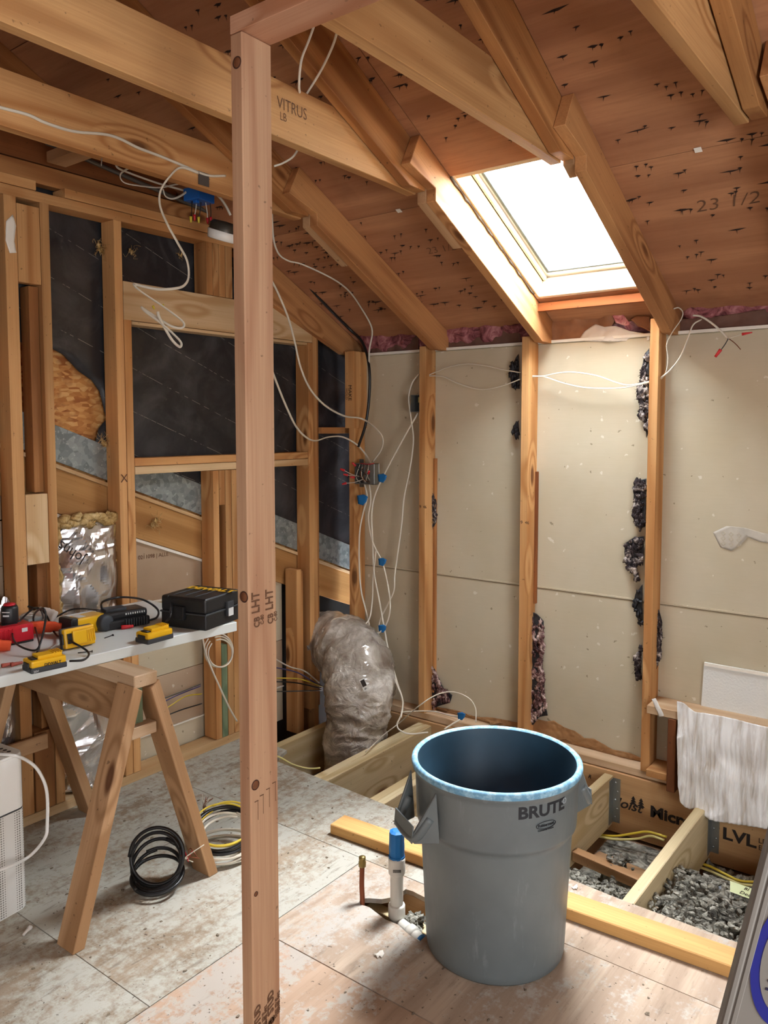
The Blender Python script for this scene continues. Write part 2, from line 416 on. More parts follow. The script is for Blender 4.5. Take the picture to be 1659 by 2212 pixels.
WCAB = plain('white_cable', '#d9d2c2', 0.45)
YCAB = plain('yellow_cable', '#d9bf3c', 0.4)
YPALE = plain('pale_yellow_cable', '#d8cd86', 0.45)
KCAB = plain('black_cable', '#17181a', 0.35)
PCAB = plain('purple_cable', '#4a4470', 0.45)
COPPER = plain('copper', '#8a4f36', 0.4, 0.7, var=0.2)
BRASS = plain('brass_cap', '#8f7a48', 0.35, 0.8)
RED = plain('red_plastic', '#c01828', 0.4)
NUT = plain('red_wire_nut', '#d32e35', 0.45)
YNUT = plain('yellow_wire_nut', '#d8c33a', 0.45)
BLUET = plain('blue_painters_tape', '#1673b8', 0.6, var=0.12)
BLUEB = plain('blue_plastic_box', '#1560b4', 0.4)
PVC = plain('white_pvc', '#d9d6cc', 0.35)
YEL = plain('yellow_plastic', '#e2ae12', 0.42, var=0.04)
BLK = plain('black_plastic', '#1b1c1e', 0.45, var=0.12)
BLK2 = plain('dark_grey_rubber', '#33363a', 0.6)
WHT = plain('white_paint', '#e9e8e3', 0.4, var=0.03)
INK = plain('black_ink', '#231a14', 0.8)
INKF = plain('faded_brown_ink', '#6a4a34', 0.85)
YINK = plain('yellow_print', '#e6b422', 0.6)
WINK = plain('white_print', '#cfd0cf', 0.6)
TABLE = plain('white_melamine', '#d5dad7', 0.42, var=0.05, vs=5)
ORG = plain('orange_glove_knit', '#e0552c', 0.85, bump=0.5, bs=220)
GLW = plain('white_glove_knit', '#cfc9c2', 0.9, bump=0.5, bs=220)
PADH = plain('gap_black', '#0c0b0a', 0.95)

# =================================================================== THE SETTING
XA, YD, YW = -2.96, 3.453, 3.55
# ---- ceiling: roof sheathing in sheets with open joints, nails poking through
ceiling = struct('ceiling')
SL = V((0, 1, -0.5)).normalized(); NR = V((0, 0.5, 1)).normalized()
def roof_sheet(x0, x1, y0, y1, g=0.0015):
    c = V(((x0 + x1) / 2, (y0 + y1) / 2, zr((y0 + y1) / 2)))
    M = frame(c, (1, 0, 0), NR); L = (y1 - y0) / 2 * math.sqrt(1.25) - g
    return mk('roof_sheet', boxv(-(x1 - x0) / 2 + g, (x1 - x0) / 2 - g, -L, L, 0, 0.013), BF, ROOFP, ceiling, M, world=False)
SX0, SX1, SY0, SY1 = -1.70, -1.15, 2.645, 3.385
for x0, x1, y0, y1 in [(-3.3, SX0, 2.75, 3.84), (SX1, 0.68, 2.75, 3.84), (0.68, 1.7, 2.75, 3.84), (SX0, SX1, SY1, 3.84),
                       (-3.3, SX0, 1.66, 2.75), (SX1, 0.08, 1.66, 2.75), (SX0, SX1, 1.66, SY0), (0.08, 1.7, 1.66, 2.75),
                       (-3.3, -1.13, 0.57, 1.66), (-1.13, 1.7, 0.57, 1.66), (-3.3, 1.7, 0.2, 0.57)]:
    roof_sheet(x0, x1, y0, y1)
for x0, x1, y0, y1 in ((-3.3, SX0 - .04, 0.2, 3.84), (SX1 + .04, 1.7, 0.2, 3.84), (SX0 - .04, SX1 + .04, 0.2, SY0 - .04), (SX0 - .04, SX1 + .04, SY1 + .04, 3.84)):
    c = V(((x0 + x1) / 2, (y0 + y1) / 2, zr((y0 + y1) / 2))); Lh = (y1 - y0) / 2 * math.sqrt(1.25)
    mk('roof_light_seal', boxv(-(x1 - x0) / 2, (x1 - x0) / 2, -Lh, Lh, .0135, .018), BF, PADH, ceiling, frame(c, (1, 0, 0), NR), world=False)  # unseen layer added to stop light leaking through the sheet joints
slab('roof_sheet', ceiling, [[(-3.3, 0.2, 3.745), (1.7, 0.2, 3.745), (1.7, -2.7, 2.30), (-3.3, -2.7, 2.30)]], (0, 0, 0.02), ROOFP)
# nail tips with torn veneer around them: too many and too small to pick apart
def roof_frame(x, y): return V((x, y, zr(y) - 0.001))
VS, FS = [], []
def spike(x, y, long_):
    o = roof_frame(x, y) - NR * 0.0005; k = len(VS); a = R.uniform(-0.06, 0.06)
    u = V((1, a, -0.5 * a)).normalized(); v = SL; h = 0.004 + R.random() * 0.0045
    for q in (u * -long_, v * -h * 0.4 + u * (-long_ * 0.1), u * long_, v * h + u * (long_ * 0.15)): VS.append(o + q)
    FS.append([k, k + 1, k + 2, k + 3])
    k = len(VS); L = 0.010 + R.random() * 0.012; t = V((R.uniform(-.3, .3), R.uniform(-.2, .4), -1)).normalized()
    for q in (u * -0.0022, u * 0.0022, v * 0.004): VS.append(o + q)
    VS.append(o + t * L); FS.extend([[k, k + 1, k + 3], [k + 1, k + 2, k + 3], [k + 2, k, k + 3]])
for i in range(900):
    x = R.uniform(-2.9, 0.6); y = R.uniform(1.1, 3.45)
    if SX0 - 0.03 < x < SX1 + 0.03 and y > SY0 - 0.02: continue
    spike(x, y, R.choice((0.009, 0.012, 0.016, 0.022, 0.04)) * R.uniform(0.7, 1.2))
    if R.random() < 0.4: spike(x + R.uniform(0.015, 0.04), y + R.uniform(-0.01, 0.01), 0.008)
o = mk('nail_tips', VS, FS, plain('splintered_dark', '#2c1a12', 0.9), ceiling, Matrix()); o['kind'] = 'stuff'
for px, py in ((1508, 320), (862, 460), (1578, 0)):
    y = 2.745 if py > 100 else 2.3
    p = roof_frame(at(px, py, 'y', y).x, y) - NR * 0.002
    bx('paper_tag', ceiling, p.x - 0.011, p.x + 0.011, p.y - 0.012, p.y + 0.012, p.z - 0.004, p.z - 0.002, WHITEEDGE).rotation_euler = (-math.atan(0.5), 0, 0)
def roofpt(px, py):
    d = FW + RT * ((px - CX) / F) - UP * ((py - CY) / F); n = V((0, .5, 1))
    return CAM + d * ((3.845 - CAM.dot(n)) / d.dot(n))
text('23 1/2', 'pencil_mark', ceiling, roofpt(1503, 458) - NR * 0.001, (1, 0, 0), -SL, 0.085, INKF, 0.0001, -0.012, shear=0.25)
text('23 1/2', 'pencil_mark', ceiling, roofpt(925, 548) - NR * 0.001, (1, 0, 0), -SL, 0.06, INKF, 0.0001, -0.012, shear=0.25)

# ---- skylight: jambs through the roof, white sash, glass
sky = struct('window_1')
so = V(((SX0 + SX1) / 2, (SY0 + SY1) / 2, zr((SY0 + SY1) / 2)))
SM = frame(so, (1, 0, 0), NR)           # local y points up-slope? resolve below
hl = (SY1 - SY0) / 2 * math.sqrt(1.25); hw = (SX1 - SX0) / 2
def sbox(name, mat, x0, x1, y0, y1, z0, z1, par=sky, bev=0.002):
    return mk(name, boxv(x0, x1, y0, y1, z0, z1), BF, mat, par, SM, world=False, bev=bev)
JAMB = wood('pale_jamb', '#ead9bd', '#d8bd92', rings=5, knots=0.1, dirt=0.02, var=0.03)
GASK = plain('grey_seal', '#4d524f', .7)
for s in (-1, 1):
    sbox('jamb', JAMB, *sorted((s * hw, s * (hw - 0.018))), -hl, hl, -0.0, 0.10)
    sbox('jamb', JAMB, -hw + 0.018, hw - 0.018, *sorted((s * hl, s * (hl - 0.018))), 0.0, 0.10)
    sbox('shadow_gap', PADH, *sorted((s * (hw - 0.0175), s * (hw - 0.021))), -hl + 0.018, hl - 0.018, 0.084, 0.104, bev=0)
    sbox('jamb_bead', JAMB, *sorted((s * (hw - 0.021), s * (hw - 0.036))), -hl + 0.018, hl - 0.018, 0.084, 0.104)
    sbox('gasket', GASK, *sorted((s * (hw - 0.046), s * (hw - 0.060))), -hl + 0.046, hl - 0.046, 0.104, 0.119)
    sbox('gasket', GASK, -hw + .046, hw - .046, *sorted((s * (hl - 0.046), s * (hl - 0.056))), 0.104, 0.119)
    sbox('sash_rail', WHT, *sorted((s * (hw + 0.01), s * (hw - 0.045))), -hl - 0.01, hl + 0.01, 0.108, 0.14)
    sbox('sash_rail', WHT, -hw + 0.045, hw - 0.045, *sorted((s * (hl + 0.01), s * (hl - 0.045))), 0.108, 0.14)
gt = NT('clear_glass'); gl = gt.n('ShaderNodeBsdfGlossy', Roughness=0.02); tr = gt.n('ShaderNodeBsdfTransparent')
mx = gt.n('ShaderNodeMixShader', i0=0.06, i1=tr.outputs[0], i2=gl.outputs[0]); gt.l(mx.outputs[0], gt.out.inputs[0]); GLASS = gt.m
sbox('pane', GLASS, -hw + 0.044, hw - 0.044, -hl + 0.044, hl - 0.044, 0.120, 0.126, bev=0)
# flashing kerb under the sash on the outside so no light leaks at the joint
sbox('kerb', BACKING, -hw - 0.04, -hw, -hl - 0.04, hl + 0.04, 0.013, 0.108)
sbox('kerb', BACKING, hw, hw + 0.04, -hl - 0.04, hl + 0.04, 0.013, 0.108)
sbox('kerb', BACKING, -hw, hw, hl, hl + 0.04, 0.013, 0.108); sbox('kerb', BACKING, -hw, hw, -hl - 0.04, -hl, 0.013, 0.108)
# ragged felt and shims along the left opening
tube('sealant_bead', sky, [V((SX0 + 0.004, y, zr(y) - 0.002 + 0.004 * math.sin(y * 70))) for y in [SY0 + i * 0.037 for i in range(20)]], 0.005,
     plain('grey_felt_edge', '#6b6256', 0.9, var=0.4, vs=60), n=3, nz=lambda q, p, t, a: q + V((0, 0, 1)) * 0.004 * noise.noise(q * 60))

# ---- wall at the left: studs, plates, header, sill, felt, flashing
wl = struct('wall_left')
def sl(y0, y1, z0, z1, mat=STUD, x0=-3.05, x1=XA, name='stud', grain=None): return bx(name, wl, x0, x1, y0, y1, z0, z1, mat, grain=grain)
PB = 0.04; TP = 2.43
sl(1.551, 1.598, PB, TP); sl(1.692, 1.730, PB, TP); sl(1.42, 1.458, PB, TP)
sl(1.60, 1.690, 2.115, 2.408, STUD, name='blocking', x0=-3.0); sl(1.60, 1.690, 1.03, 1.305, PALE, name='blocking', x0=-3.0)
sl(1.651, 1.690, 1.31, 2.11, STUD_D, x1=-2.985); sl(1.651, 1.690, 0.36, 1.03, STUD_D, x1=-2.985); sl(1.605, 1.688, 0.04, 0.36, STUD_D, name='blocking')
sl(2.017, 2.055, PB, TP); sl(2.058, 2.095, PB, 2.022)
sl(2.058, 3.235, 2.022, 2.184, PALE, x0=-3.0, name='header'); sl(2.10, 3.235, 2.006, 2.020, PALE, x0=-3.04, name='header_spacer', x1=-2.965)
sl(2.058, 3.235, 2.022, 2.184, STUD_D, x0=-3.045, x1=-3.003, name='header')
for z0, z1 in ((1.396, 1.431), (1.360, 1.394)): sl(2.097, 3.198, z0, z1, STUD if z0 > 1.38 else PALE, name='window_sill_plate')
for i, (y0, y1) in enumerate(((2.531, 2.567), (2.570, 2.605), (2.608, 2.645), (2.648, 2.69))):
    sl(y0 - 0.02, y1 - 0.02, 2.186, TP, STUD if i else STUD_D)
    if i == 1: sl(y0, y1, 1.19, 1.358, STUD); sl(y0, y1, PB, 0.50, GREENW)
    else: sl(y0, y1, PB, 1.358, STUD)
sl(3.20, 3.236, 0.0, 2.022 if False else 2.02, STUD, x1=-2.955); sl(3.238, 3.272, -0.2, 2.22, STUD); sl(3.275, 3.295, 0.0, 2.2, STUD_D, x1=-2.97)
sl(3.085, 3.122, -0.1, 0.80, STUD, x1=-2.945, x0=-3.03); sl(3.125, 3.14, -0.1, 0.79, STUD_D, x1=-2.95)
sl(3.30, 3.60, 1.53, 1.565, STUD, x0=-3.0, x1=-2.95, name='blocking')
bx('stud', wl, -2.883, -2.845, YD, YW - 0.002, -0.05, 1.60, STUD); bx('stud', wl, -2.895, -2.83, YD - 0.02, YW - 0.002, 1.56, 1.985, STUD)
text('MAKE', 'pencil_note', wl, (-2.868, YD - 0.0215, 1.80), (0, 0, -1), (1, 0, 0), 0.034, INK, 0.0002)
text('HOLD', 'pencil_note', wl, (-2.888, YD - 0.0215, 1.78), (0, 0, -1), (1, 0, 0), 0.022, INKF, 0.0002)
sl(-2.6, 2.69, 0, 0.038, PALE, name='bottom_plate'); sl(-2.6, 2.69, TP, 2.468, STUD, name='top_plate')
sl(1.80, 2.64, 2.471, 2.508, STUD, name='top_plate'); sl(-2.6, 1.68, 2.471, 2.508, STUD, name='top_plate')
sl(-2.6, 2.56, 2.512, 2.585, STUD_D, x0=-3.05, x1=-3.0, name='rim_board'); sl(-2.6, 2.40, 2.60, 2.69, BACKING, x0=-3.055, x1=-3.03, name='rim_board')
text('X', 'pencil_mark', wl, (XA + 0.0005, 2.022, 1.33), (0, 1, 0), (0, 0, 1), 0.05, INKF, 0.0002)
# white plaster smear, grain stamp
sheet('plaster_smear', wl, [(XA + 0.001, y, z) for y, z in ((1.556, 2.33), (1.583, 2.36), (1.594, 2.32), (1.585, 2.26), (1.592, 2.22), (1.566, 2.215), (1.552, 2.26))], (1, 0, 0), WHITEEDGE, 0.002, 60, 0.003, 2)
# felt with the torn corner that shows the strand board
fl = lambda y: 1.58 - (y - 1.771) * 0.3815
fo = [(1.0, 2.40), (1.0, 1.88), (1.70, 1.90), (1.775, 1.888), (1.83, 1.865), (1.90, 1.80), (1.96, 1.765), (1.995, 1.72), (2.03, 1.60), (1.99, 1.56), (1.965, fl(1.965) - 0.02),
      (2.6, fl(2.6) - 0.03), (3.0, 0.985), (3.06, 0.97), (3.10, 0.93), (3.7, 0.72), (3.7, 1.95), (2.7, 2.44), (2.45, 2.56), (1.0, 2.56)]
sheet('roofing_felt', wl, [(-3.062, y, z) for y, z in fo], (1, 0, 0), MEMB, 0.007, 5, 0.002, 5, M=Matrix.Translation((-3.06, 0, 0)))
slab('strand_board', wl, [[(-3.085, 1.0, 2.2), (-3.085, 3.7, 2.2), (-3.085, 3.7, 0.60), (-3.085, 1.0, 1.55)]], (-0.012, 0, 0), OSB, Matrix.Translation((-3.09, 0, 0)))
def sbar(name, y0, y1, off, hgt, x, th, mat):
    f = lambda y: fl(y) + off
    A = V((x - th / 2, y0, f(y0) - hgt / 2)); B = V((x - th / 2, y1, f(y1) - hgt / 2))
    return board(name, wl, A, B, th, hgt * 0.934, (0, 0, 1), mat)
sbar('flashing', 1.0, 3.7, 0.0, 0.150, -3.0505, 0.003, GALV)
sbar('sloping_board', 1.0, 3.7, -0.16, 0.018, -3.045, 0.02, PALE); sbar('sloping_board', 1.0, 3.7, -0.178, 0.185, -3.055, 0.022, BOARDX)
o = sbar('gypsum_edge', 1.6, 2.9, -0.365, 0.014, -3.058, 0.012, WHITEEDGE)
# tan drywall behind the lower bays, split as hung
for y0, y1, z0, z1, m in ((1.0, 2.09, -0.05, 0.34, DRYA), (1.0, 2.09, 0.342, 1.02, DRYA), (1.0, 2.09, 1.022, 1.20, DRYA), (2.09, 3.1, 0.40, 0.757, DRYW), (2.09, 3.1, 0.142, 0.397, DRYA), (2.09, 3.1, -0.05, 0.139, DRYW)):
    bx('drywall_sheet', wl, -3.085, -3.072, y0, y1, z0, z1, m, 0.001)
bx('gypsum_edge', wl, -3.071, -3.062, 2.09, 3.1, 0.755, 0.763, WHITEEDGE, 0); bx('gypsum_edge', wl, -3.071, -3.062, 2.09, 3.1, 0.138, 0.143, WHITEEDGE, 0)
slab('drywall_sheet', wl, [[(-3.072, 2.09, .76), (-3.072, 3.1, .76), (-3.072, 3.1, fl(3.1) - .35), (-3.072, 2.09, fl(2.09) - .35)]], (-.013, 0, 0), DRYA)
slab('drywall_sheet', wl, [[(-3.072, 1.0, 1.205), (-3.072, 2.085, 1.205), (-3.072, 2.085, fl(2.085) - .30), (-3.072, 1.0, fl(1.0) - .30)]], (-.013, 0, 0), DRYA)
text('0211098 | ALLE', 'paper_print', wl, (-3.071, 2.18, 0.965), (0, 1, -0.02), (0, 0, 1), 0.026, INKF, 0.0002)
bx('sheathing', wl, -3.13, -3.10, -2.7, 3.9, -0.4, 3.8, PADH, 0)
# wisps of wool left on nails
def wisp(c, s, mat, par, n=16):
    VS, FS = [], []
    for i in range(n):
        p = V(c); P = [p]
        for j in range(4): p = p + V((R.uniform(-.3, .6), R.uniform(-1, 1), R.uniform(-1, 1))) * s * 0.4; P.append(p)
        a, b = tubedata(spline(P, 3), s * 0.014, 4); k = len(VS); VS += a; FS += [[q + k for q in f] for f in b]
    a, b = lumps([(V(c) + V([R.uniform(-1, 1) * s * .25 for _ in range(3)]), (s * .05, s * .14, s * .2)) for _ in range(3)], 2, 0.5); k = len(VS); VS += a; FS += [[q + k for q in f] for f in b]
    o = mk('wool_tuft', VS, FS, mat, par, smooth=True); o['kind'] = 'stuff'; return o
wisp((-3.03, 1.995, 2.32), 0.06, YWOOL, wl); wisp((-3.03, 1.99, 1.50), 0.05, YWOOL, wl); wisp((-3.03, 2.24, 1.13), 0.055, YWOOL, wl)
wisp((-3.04, 2.16, 2.33), 0.045, YWOOL, wl, 10); wisp((-3.04, 2.42, 2.36), 0.03, YWOOL, wl, 8)

# ---- back wall: drywall seen from behind, three studs
wb = struct('wall_back')
for x0, x1 in ((-2.90, -0.45), (-0.447, 1.6)):
    bx('drywall_sheet', wb, x0, x1, YW, YW + 0.013, 0.7755, 1.965, DRYW, 0.004, 'x'); bx('drywall_sheet', wb, x0, x1, YW, YW + 0.013, 0.02, 0.7735, DRYW, 0.004, 'x')
bx('drywall_ridge', wb, -2.88, 1.6, YW - 0.0035, YW + .004, 0.7785, 0.787, DRYW, 0.001, 'x'); bx('backing', wb, -2.88, 1.6, YW + 0.014, YW + 0.03, -0.3, 1.96, BACKING, 0)
bx('gypsum_edge', wb, -2.86, 1.6, YW - 0.008, YW + 0.016, 1.966, 1.980, WHITEEDGE, 0.001, 'x')
for i, x in enumerate((-2.404, -1.809, -1.196)):
    bx('stud', wb, x, x + 0.039, YD, YW - 0.001, 0.035, (1.985, 1.995, 2.03)[i], STUD)
bx('furring_strip', wb, -2.364, -2.350, YW - 0.022, YW - 0.002, 0.03, 1.40, STUD_D); bx('furring_strip', wb, -1.769, -1.758, YW - 0.022, YW - 0.002, 0.7, 1.35, BACKING)
bx('bottom_plate', wb, -2.84, 1.6, YD + 0.012, YW - 0.001, 0.0, 0.034, SAWP, 0.002, 'x')
for x, z in ((-2.404, 1.14), (-1.809, 1.10)): text('9  46', 'grade_stamp', wb, (x + 0.005, YD - 0.0005, z), (1, 0, 0), (0, 0, 1), 0.022, INK, 0.0002)
# torn paper along the bottom
up_ = [(-2.35, 0.05), (-2.22, 0.06), (-2.1, 0.05), (-2.0, 0.07), (-1.86, 0.075), (-1.77, 0.12), (-1.70, 0.118), (-1.66, 0.13), (-1.6, 0.11), (-1.55, 0.105), (-1.5, 0.082), (-1.45, 0.09), (-1.36, 0.06), (-1.28, 0.065), (-1.2, 0.05)]
lo_ = [(-1.2, 0.035), (-2.35, 0.035)]
sheet('torn_paper', wb, [(x, YW - 0.004, z) for x, z in up_ + lo_], (0, -1, 0), TORN, 0.004, 45, 0.0015, 4)
# white plaster smear with trowel marks, right of the last stud
P_ = [(1540, 1150), (1570, 1136), (1610, 1140), (1650, 1152), (1700, 1158), (1700, 1180), (1640, 1170), (1615, 1160), (1600, 1178), (1580, 1190), (1556, 1182)]
SMEAR = plain('thin_plaster', '#c3bdb0', 0.9, var=0.2, vs=20)
sheet('plaster_smear', wb, [at(x, y, 'y', YW - 0.002) for x, y in P_], (0, -1, 0), SMEAR, 0.0004, 30, 0.0005, 3)
for i in range(3):
    for j in range(3):
        c = at(1562 + i * 17, 1152 + j * 11 + i * 2, 'y', YW - 0.0035); d = 0.009
        L = [c + V((d, 0, 0)), c + V((0, 0, d)), c - V((d, 0, 0)), c - V((0, 0, d)), c + V((d, 0, 0))]
        vs, fs = tubedata(L, 0.0012, 4); mk('trowel_mark', vs, fs, DRYW, wb)
# eaves behind the rafters
bx('eave_board', wb, -3.1, 1.64, 3.80, 3.82, -0.4, 1.955, BACKING, 0); bx('top_plate', wb, -2.95, 1.6, YW + 0.03, 3.9, 1.86, 1.90, STUD_D, 0.001)
bx('eave_board', wb, -1.70, -1.15, 3.395, 3.415, 2.098, 2.135, wood('bounce_lit_orange', '#b06c3a', '#8a4a22', rings=6, knots=0.2), 0.001, 'x')  # strip of roof sheathing; bounced light is painted in as deeper orange

# ---- walls and openings behind the photographer
wr = struct('wall_right')
for y0, y1, z0, z1 in ((-2.7, -0.45, -0.02, 3.8), (1.15, 3.9, -0.4, 3.2), (-0.45, 1.15, -0.02, 0.7), (-0.45, 1.15, 2.0, 3.8)):
    bx('wall_board', wr, 1.60, 1.63, y0, y1, z0, z1, DRYW, 0)
bx('light_stop_board', wr, 1.615, 1.63, -0.45, 1.15, 0.7, 2.0, WHITEEDGE, 0)  # plain board added to keep sky light out of the unseen opening
bx('wall_board', wr, 1.635, 1.64, -2.7, 3.9, -.4, 3.8, DRYW, 0)
wf = struct('wall_front')
for x0, x1, z0, z1 in ((-3.1, -0.7, -0.02, 2.4), (1.3, 1.63, -0.02, 2.4), (-0.7, 1.3, -0.02, 0.75), (-0.7, 1.3, 2.1, 2.4)):
    bx('wall_board', wf, x0, x1, -2.62, -2.59, z0 if z0 > 0 else -0.4, z1, DRYW, 0)
bx('light_stop_board', wf, -0.7, 1.3, -2.62, -2.60, .75, 2.1, WHITEEDGE, 0)  # same added board, closing the back opening against the sky
bx('wall_board', wf, -3.1, 1.63, -2.64, -2.63, -.4, 2.6, DRYW, 0)

# ---- floor: sheets of subfloor, with the torn hole by the pipes
floor = struct('floor')
def fsheet(loops, mat, z=-0.016): return slab('floor_sheet', floor, [[(x, y, z) for x, y in l] for l in loops], (0, 0, 0.016), mat, Matrix())
fsheet([[(-3.05, -2.6), (-1.755, -2.6), (-1.755, 1.25), (-3.05, 1.25)]], FL_OLD); fsheet([[(-3.05, 1.253), (-1.755, 1.253), (-1.755, 2.18), (-3.05, 2.18)]], FL_OLD)
fsheet([[(-3.05, 2.183), (-2.0, 2.183), (-1.9, 2.183), (-1.2, 2.183), (-1.2, 2.53), (-1.9, 2.56), (-2.63, 2.60), (-2.67, 2.72), (-3.05, 2.72)]], FL_OLD)
fsheet([[(-1.197, 2.183), (1.6, 2.183), (1.6, 2.50), (-0.9, 2.505), (-1.197, 2.52)]], FL_MID)
hole = [(-1.615, 1.985), (-1.60, 1.958), (-1.56, 1.965), (-1.52, 1.955), (-1.48, 1.945), (-1.43, 1.948), (-1.38, 1.93), (-1.33, 1.92), (-1.33, 2.10), (-1.40, 2.115), (-1.50, 2.125), (-1.525, 2.12), (-1.53, 2.06), (-1.555, 2.025), (-1.59, 2.005)]
fsheet([[(-1.752, 1.668), (1.6, 1.668), (1.6, 2.18), (-1.752, 2.18)], hole], FL_MID)
fsheet([[(-1.752, -2.6), (1.6, -2.6), (1.6, 1.664), (-1.752, 1.664)]], FL_NEW)
bx('ceiling_below', floor, -3.1, 1.6, -2.7, 3.6, -0.32, -0.30, plain('old_lath', '#8a6f58', 0.9, var=0.3), 0)
bx('hole_blocking', floor, -1.62, -1.2, 2.02, 2.06, -0.13, -0.045, JOIST, 0.002); bx('hole_blocking', floor, -1.7, -1.2, 2.12, 2.16, -0.20, -0.017, SAW, 0.002)
# chips and dust lumps, uncountable
VS, FS = [], []
for i in range(420):
    x, y = R.uniform(-2.9, -0.3), R.uniform(1.1, 2.55); s = R.choice((0.0012, 0.0018, 0.002, 0.003, 0.005))
    if hole and -1.68 < x < -1.3 and 1.86 < y < 2.15: continue
    a, b = lumps([((x, y, s * 0.3), (s * R.uniform(.6, 1.6), s * R.uniform(.6, 1.6), s * 0.4))], 1, 0.5); k = len(VS); VS += a; FS += [[q + k for q in f] for f in b]
o = mk('floor_debris', VS, FS, plain('dust_chips', '#776b5b', 0.95, var=0.9, vs=300), None, Matrix()); tag(o, 'crumbs of plaster and wood chips scattered over the plywood floor', 'debris', kind='stuff')

# =================================================================== RAFTERS, TIES, POST
def ext(name, label, cat, prof, x0, x1, mat, group=None, sl_=SL):
    c = V(((x0 + x1) / 2, sum(p[0] for p in prof) / len(prof), sum(p[1] for p in prof) / len(prof)))
    o = prism(name, None, [(x0, y, z) for y, z in prof], (x1 - x0, 0, 0), mat, frame(c, sl_, (1, 0, 0)), bev=0.002)
    return tag(o, label, cat, group)
RL = wood('rafter_fir', '#c9935f', '#97623a', dirt=0.12, rings=10, var=0.05)
def Lp(): return [(2.441, zr(2.441) - .001), (2.379, 2.507), (2.545, 2.458), (2.545, 2.41), (3.45, 1.965), (3.60, 1.965), (3.60, zr(3.6) - .001)]
def Up(y0=0.24): return [(y0, zr(y0) - .002), (y0, 2.452 + .45 * (2.441 - y0)), (2.441, 2.452), (2.54, 2.452), (2.54, zr(2.54) - .002)]
def Sp(): return [(2.545, zr(2.545) - .002), (2.545, 2.412), (2.80, 2.287), (2.80, zr(2.8) - .002)]
def Tp(y0=-1.6): return [(y0, 2.635), (y0, 2.482), (2.35, 2.452), (2.54, 2.447), (2.54, 2.565), (2.42, 2.625)]
for xr, lab, t3 in ((-2.295, 'left of the skylight bay', STUD), (-1.70, 'at the left edge of the skylight', RL), (-1.105, 'at the right edge of the skylight', RL)):
    nm = {-2.295: 'second rafter from the corner', -1.70: 'third rafter from the corner', -1.105: 'fourth rafter from the corner'}[xr]
    sk = {-2.295: 'one bay left of the skylight', -1.70: 'along the left edge of the skylight', -1.105: 'along the right edge of the skylight'}[xr]
    ext('rafter', f'lower rafter length running down to the back wall {sk}', 'rafter', Lp(), xr - 0.042, xr, RL)
    ext('rafter', f'upper rafter length, lapped beside the lower one, {sk}', 'rafter', Up(), xr - 0.084, xr - 0.043, STUD_D)
    ext('rafter_splice', f'short sloping splice block under the rafter lap {sk}', 'splice block', Sp() if xr < -1.5 else [(2.545, zr(2.545) - .002), (2.545, 2.44), (2.60, 2.41), (2.60, zr(2.6) - .002)], xr - 0.084, xr - 0.043, SAW)
ext('ceiling_tie', 'long orange horizontal ceiling tie with a white cable along its face', 'ceiling tie', Tp(), -2.425, -2.382, STUD, sl_=V((0, 1, 0)))
ext('ceiling_tie', 'broad pale horizontal ceiling tie with knots passing behind the post', 'ceiling tie', Tp(), -1.827, -1.787, BEAM, sl_=V((0, 1, 0)))
ext('ceiling_tie', 'shadowed horizontal ceiling tie meeting the rafter at the skylight corner', 'ceiling tie', Tp(), -1.232, -1.192, BEAM, sl_=V((0, 1, 0)))
ext('rafter', 'dusky gable rafter resting on the left wall, black pipe above it', 'rafter', [(2.70, zr(2.70) - .002), (2.70, zr(2.70) - .20), (2.9, 2.19), (3.46, 1.975), (3.62, 1.975), (3.62, zr(3.62) - .002)], -2.965, -2.925, RL)
ext('rafter', 'darker doubled gable rafter tight against the felt wall', 'rafter', [(0.4, zr(.4) - .002), (0.4, zr(.4) - .24), (2.9, 2.14), (3.46, 1.93), (3.62, 1.93), (3.62, zr(3.62) - .002)], -3.099, -3.078, STUD_D)
ext('rafter', 'upper rafter length in the top right corner of the photo', 'rafter', Up(), -0.60, -0.555, STUD_D)
ext('rafter', 'lower rafter length beyond the skylight at the far right', 'rafter', Lp(), -0.545, -0.505, RL)
ext('ceiling_tie', 'brown ceiling tie at the far top right', 'ceiling tie', Tp(), -0.645, -0.605, BEAM, sl_=V((0, 1, 0)))
tag(bx('ridge_board', None, -3.05, 1.55, 0.18, 0.22, 3.50, 3.73, STUD_D), 'dark ridge board at the top of the roof', 'ridge board')
tag(bx('blocking', None, -2.95, -2.43, 1.72, 1.80, 2.585, 2.625, SAW), 'short brown block spanning from the left wall to the ceiling tie', 'block')
# nail hanging under the orange tie
tag(tube('nail', None, [at(221, 318, 'x', -2.40), at(220, 338, 'x', -2.40), at(219, 358, 'x', -2.40)], 0.002, STEEL, 6), 'bent nail hanging below the orange ceiling tie', 'nail')

tie3 = [o for o in COL.objects if o.get('label', '').startswith('broad pale')][0]
for s_, px, py, sz in (('VITRUS', 598, 232, .052), ('LB', 604, 258, .036)):
    text(s_, 'faded_stamp', tie3, at(px, py, 'x', -1.7865), (0, 1, 0), (0, 0, 1), sz, INKF, .0001, -.008, .8)
post = thing('post', (-1.343, 1.275, 0), 'new pinkish timber post standing in the foreground with black grade stamps', 'post')
bx('post_shaft', post, -1.362, -1.324, 1.23, 1.319, 0.0, 2.418, POST, 0.003)
def stamp(s, y, z, sz, sh=0.0, bold=0.015): text(s, 'grade_stamp', post, (-1.3235, y, z), (0, 0, 1), (0, -1, 0), sz, INKF, 0.0002, bold=bold, shear=sh, sx=.8)
INKF2 = INKF
for y, z in ((1.262, 1.108), (1.305, 1.108)):
    stamp('LHT', y, z + .033, .034); stamp('CB', y, z, .024, 0, .02); stamp('C-80', y + .013, z + .004, .014)
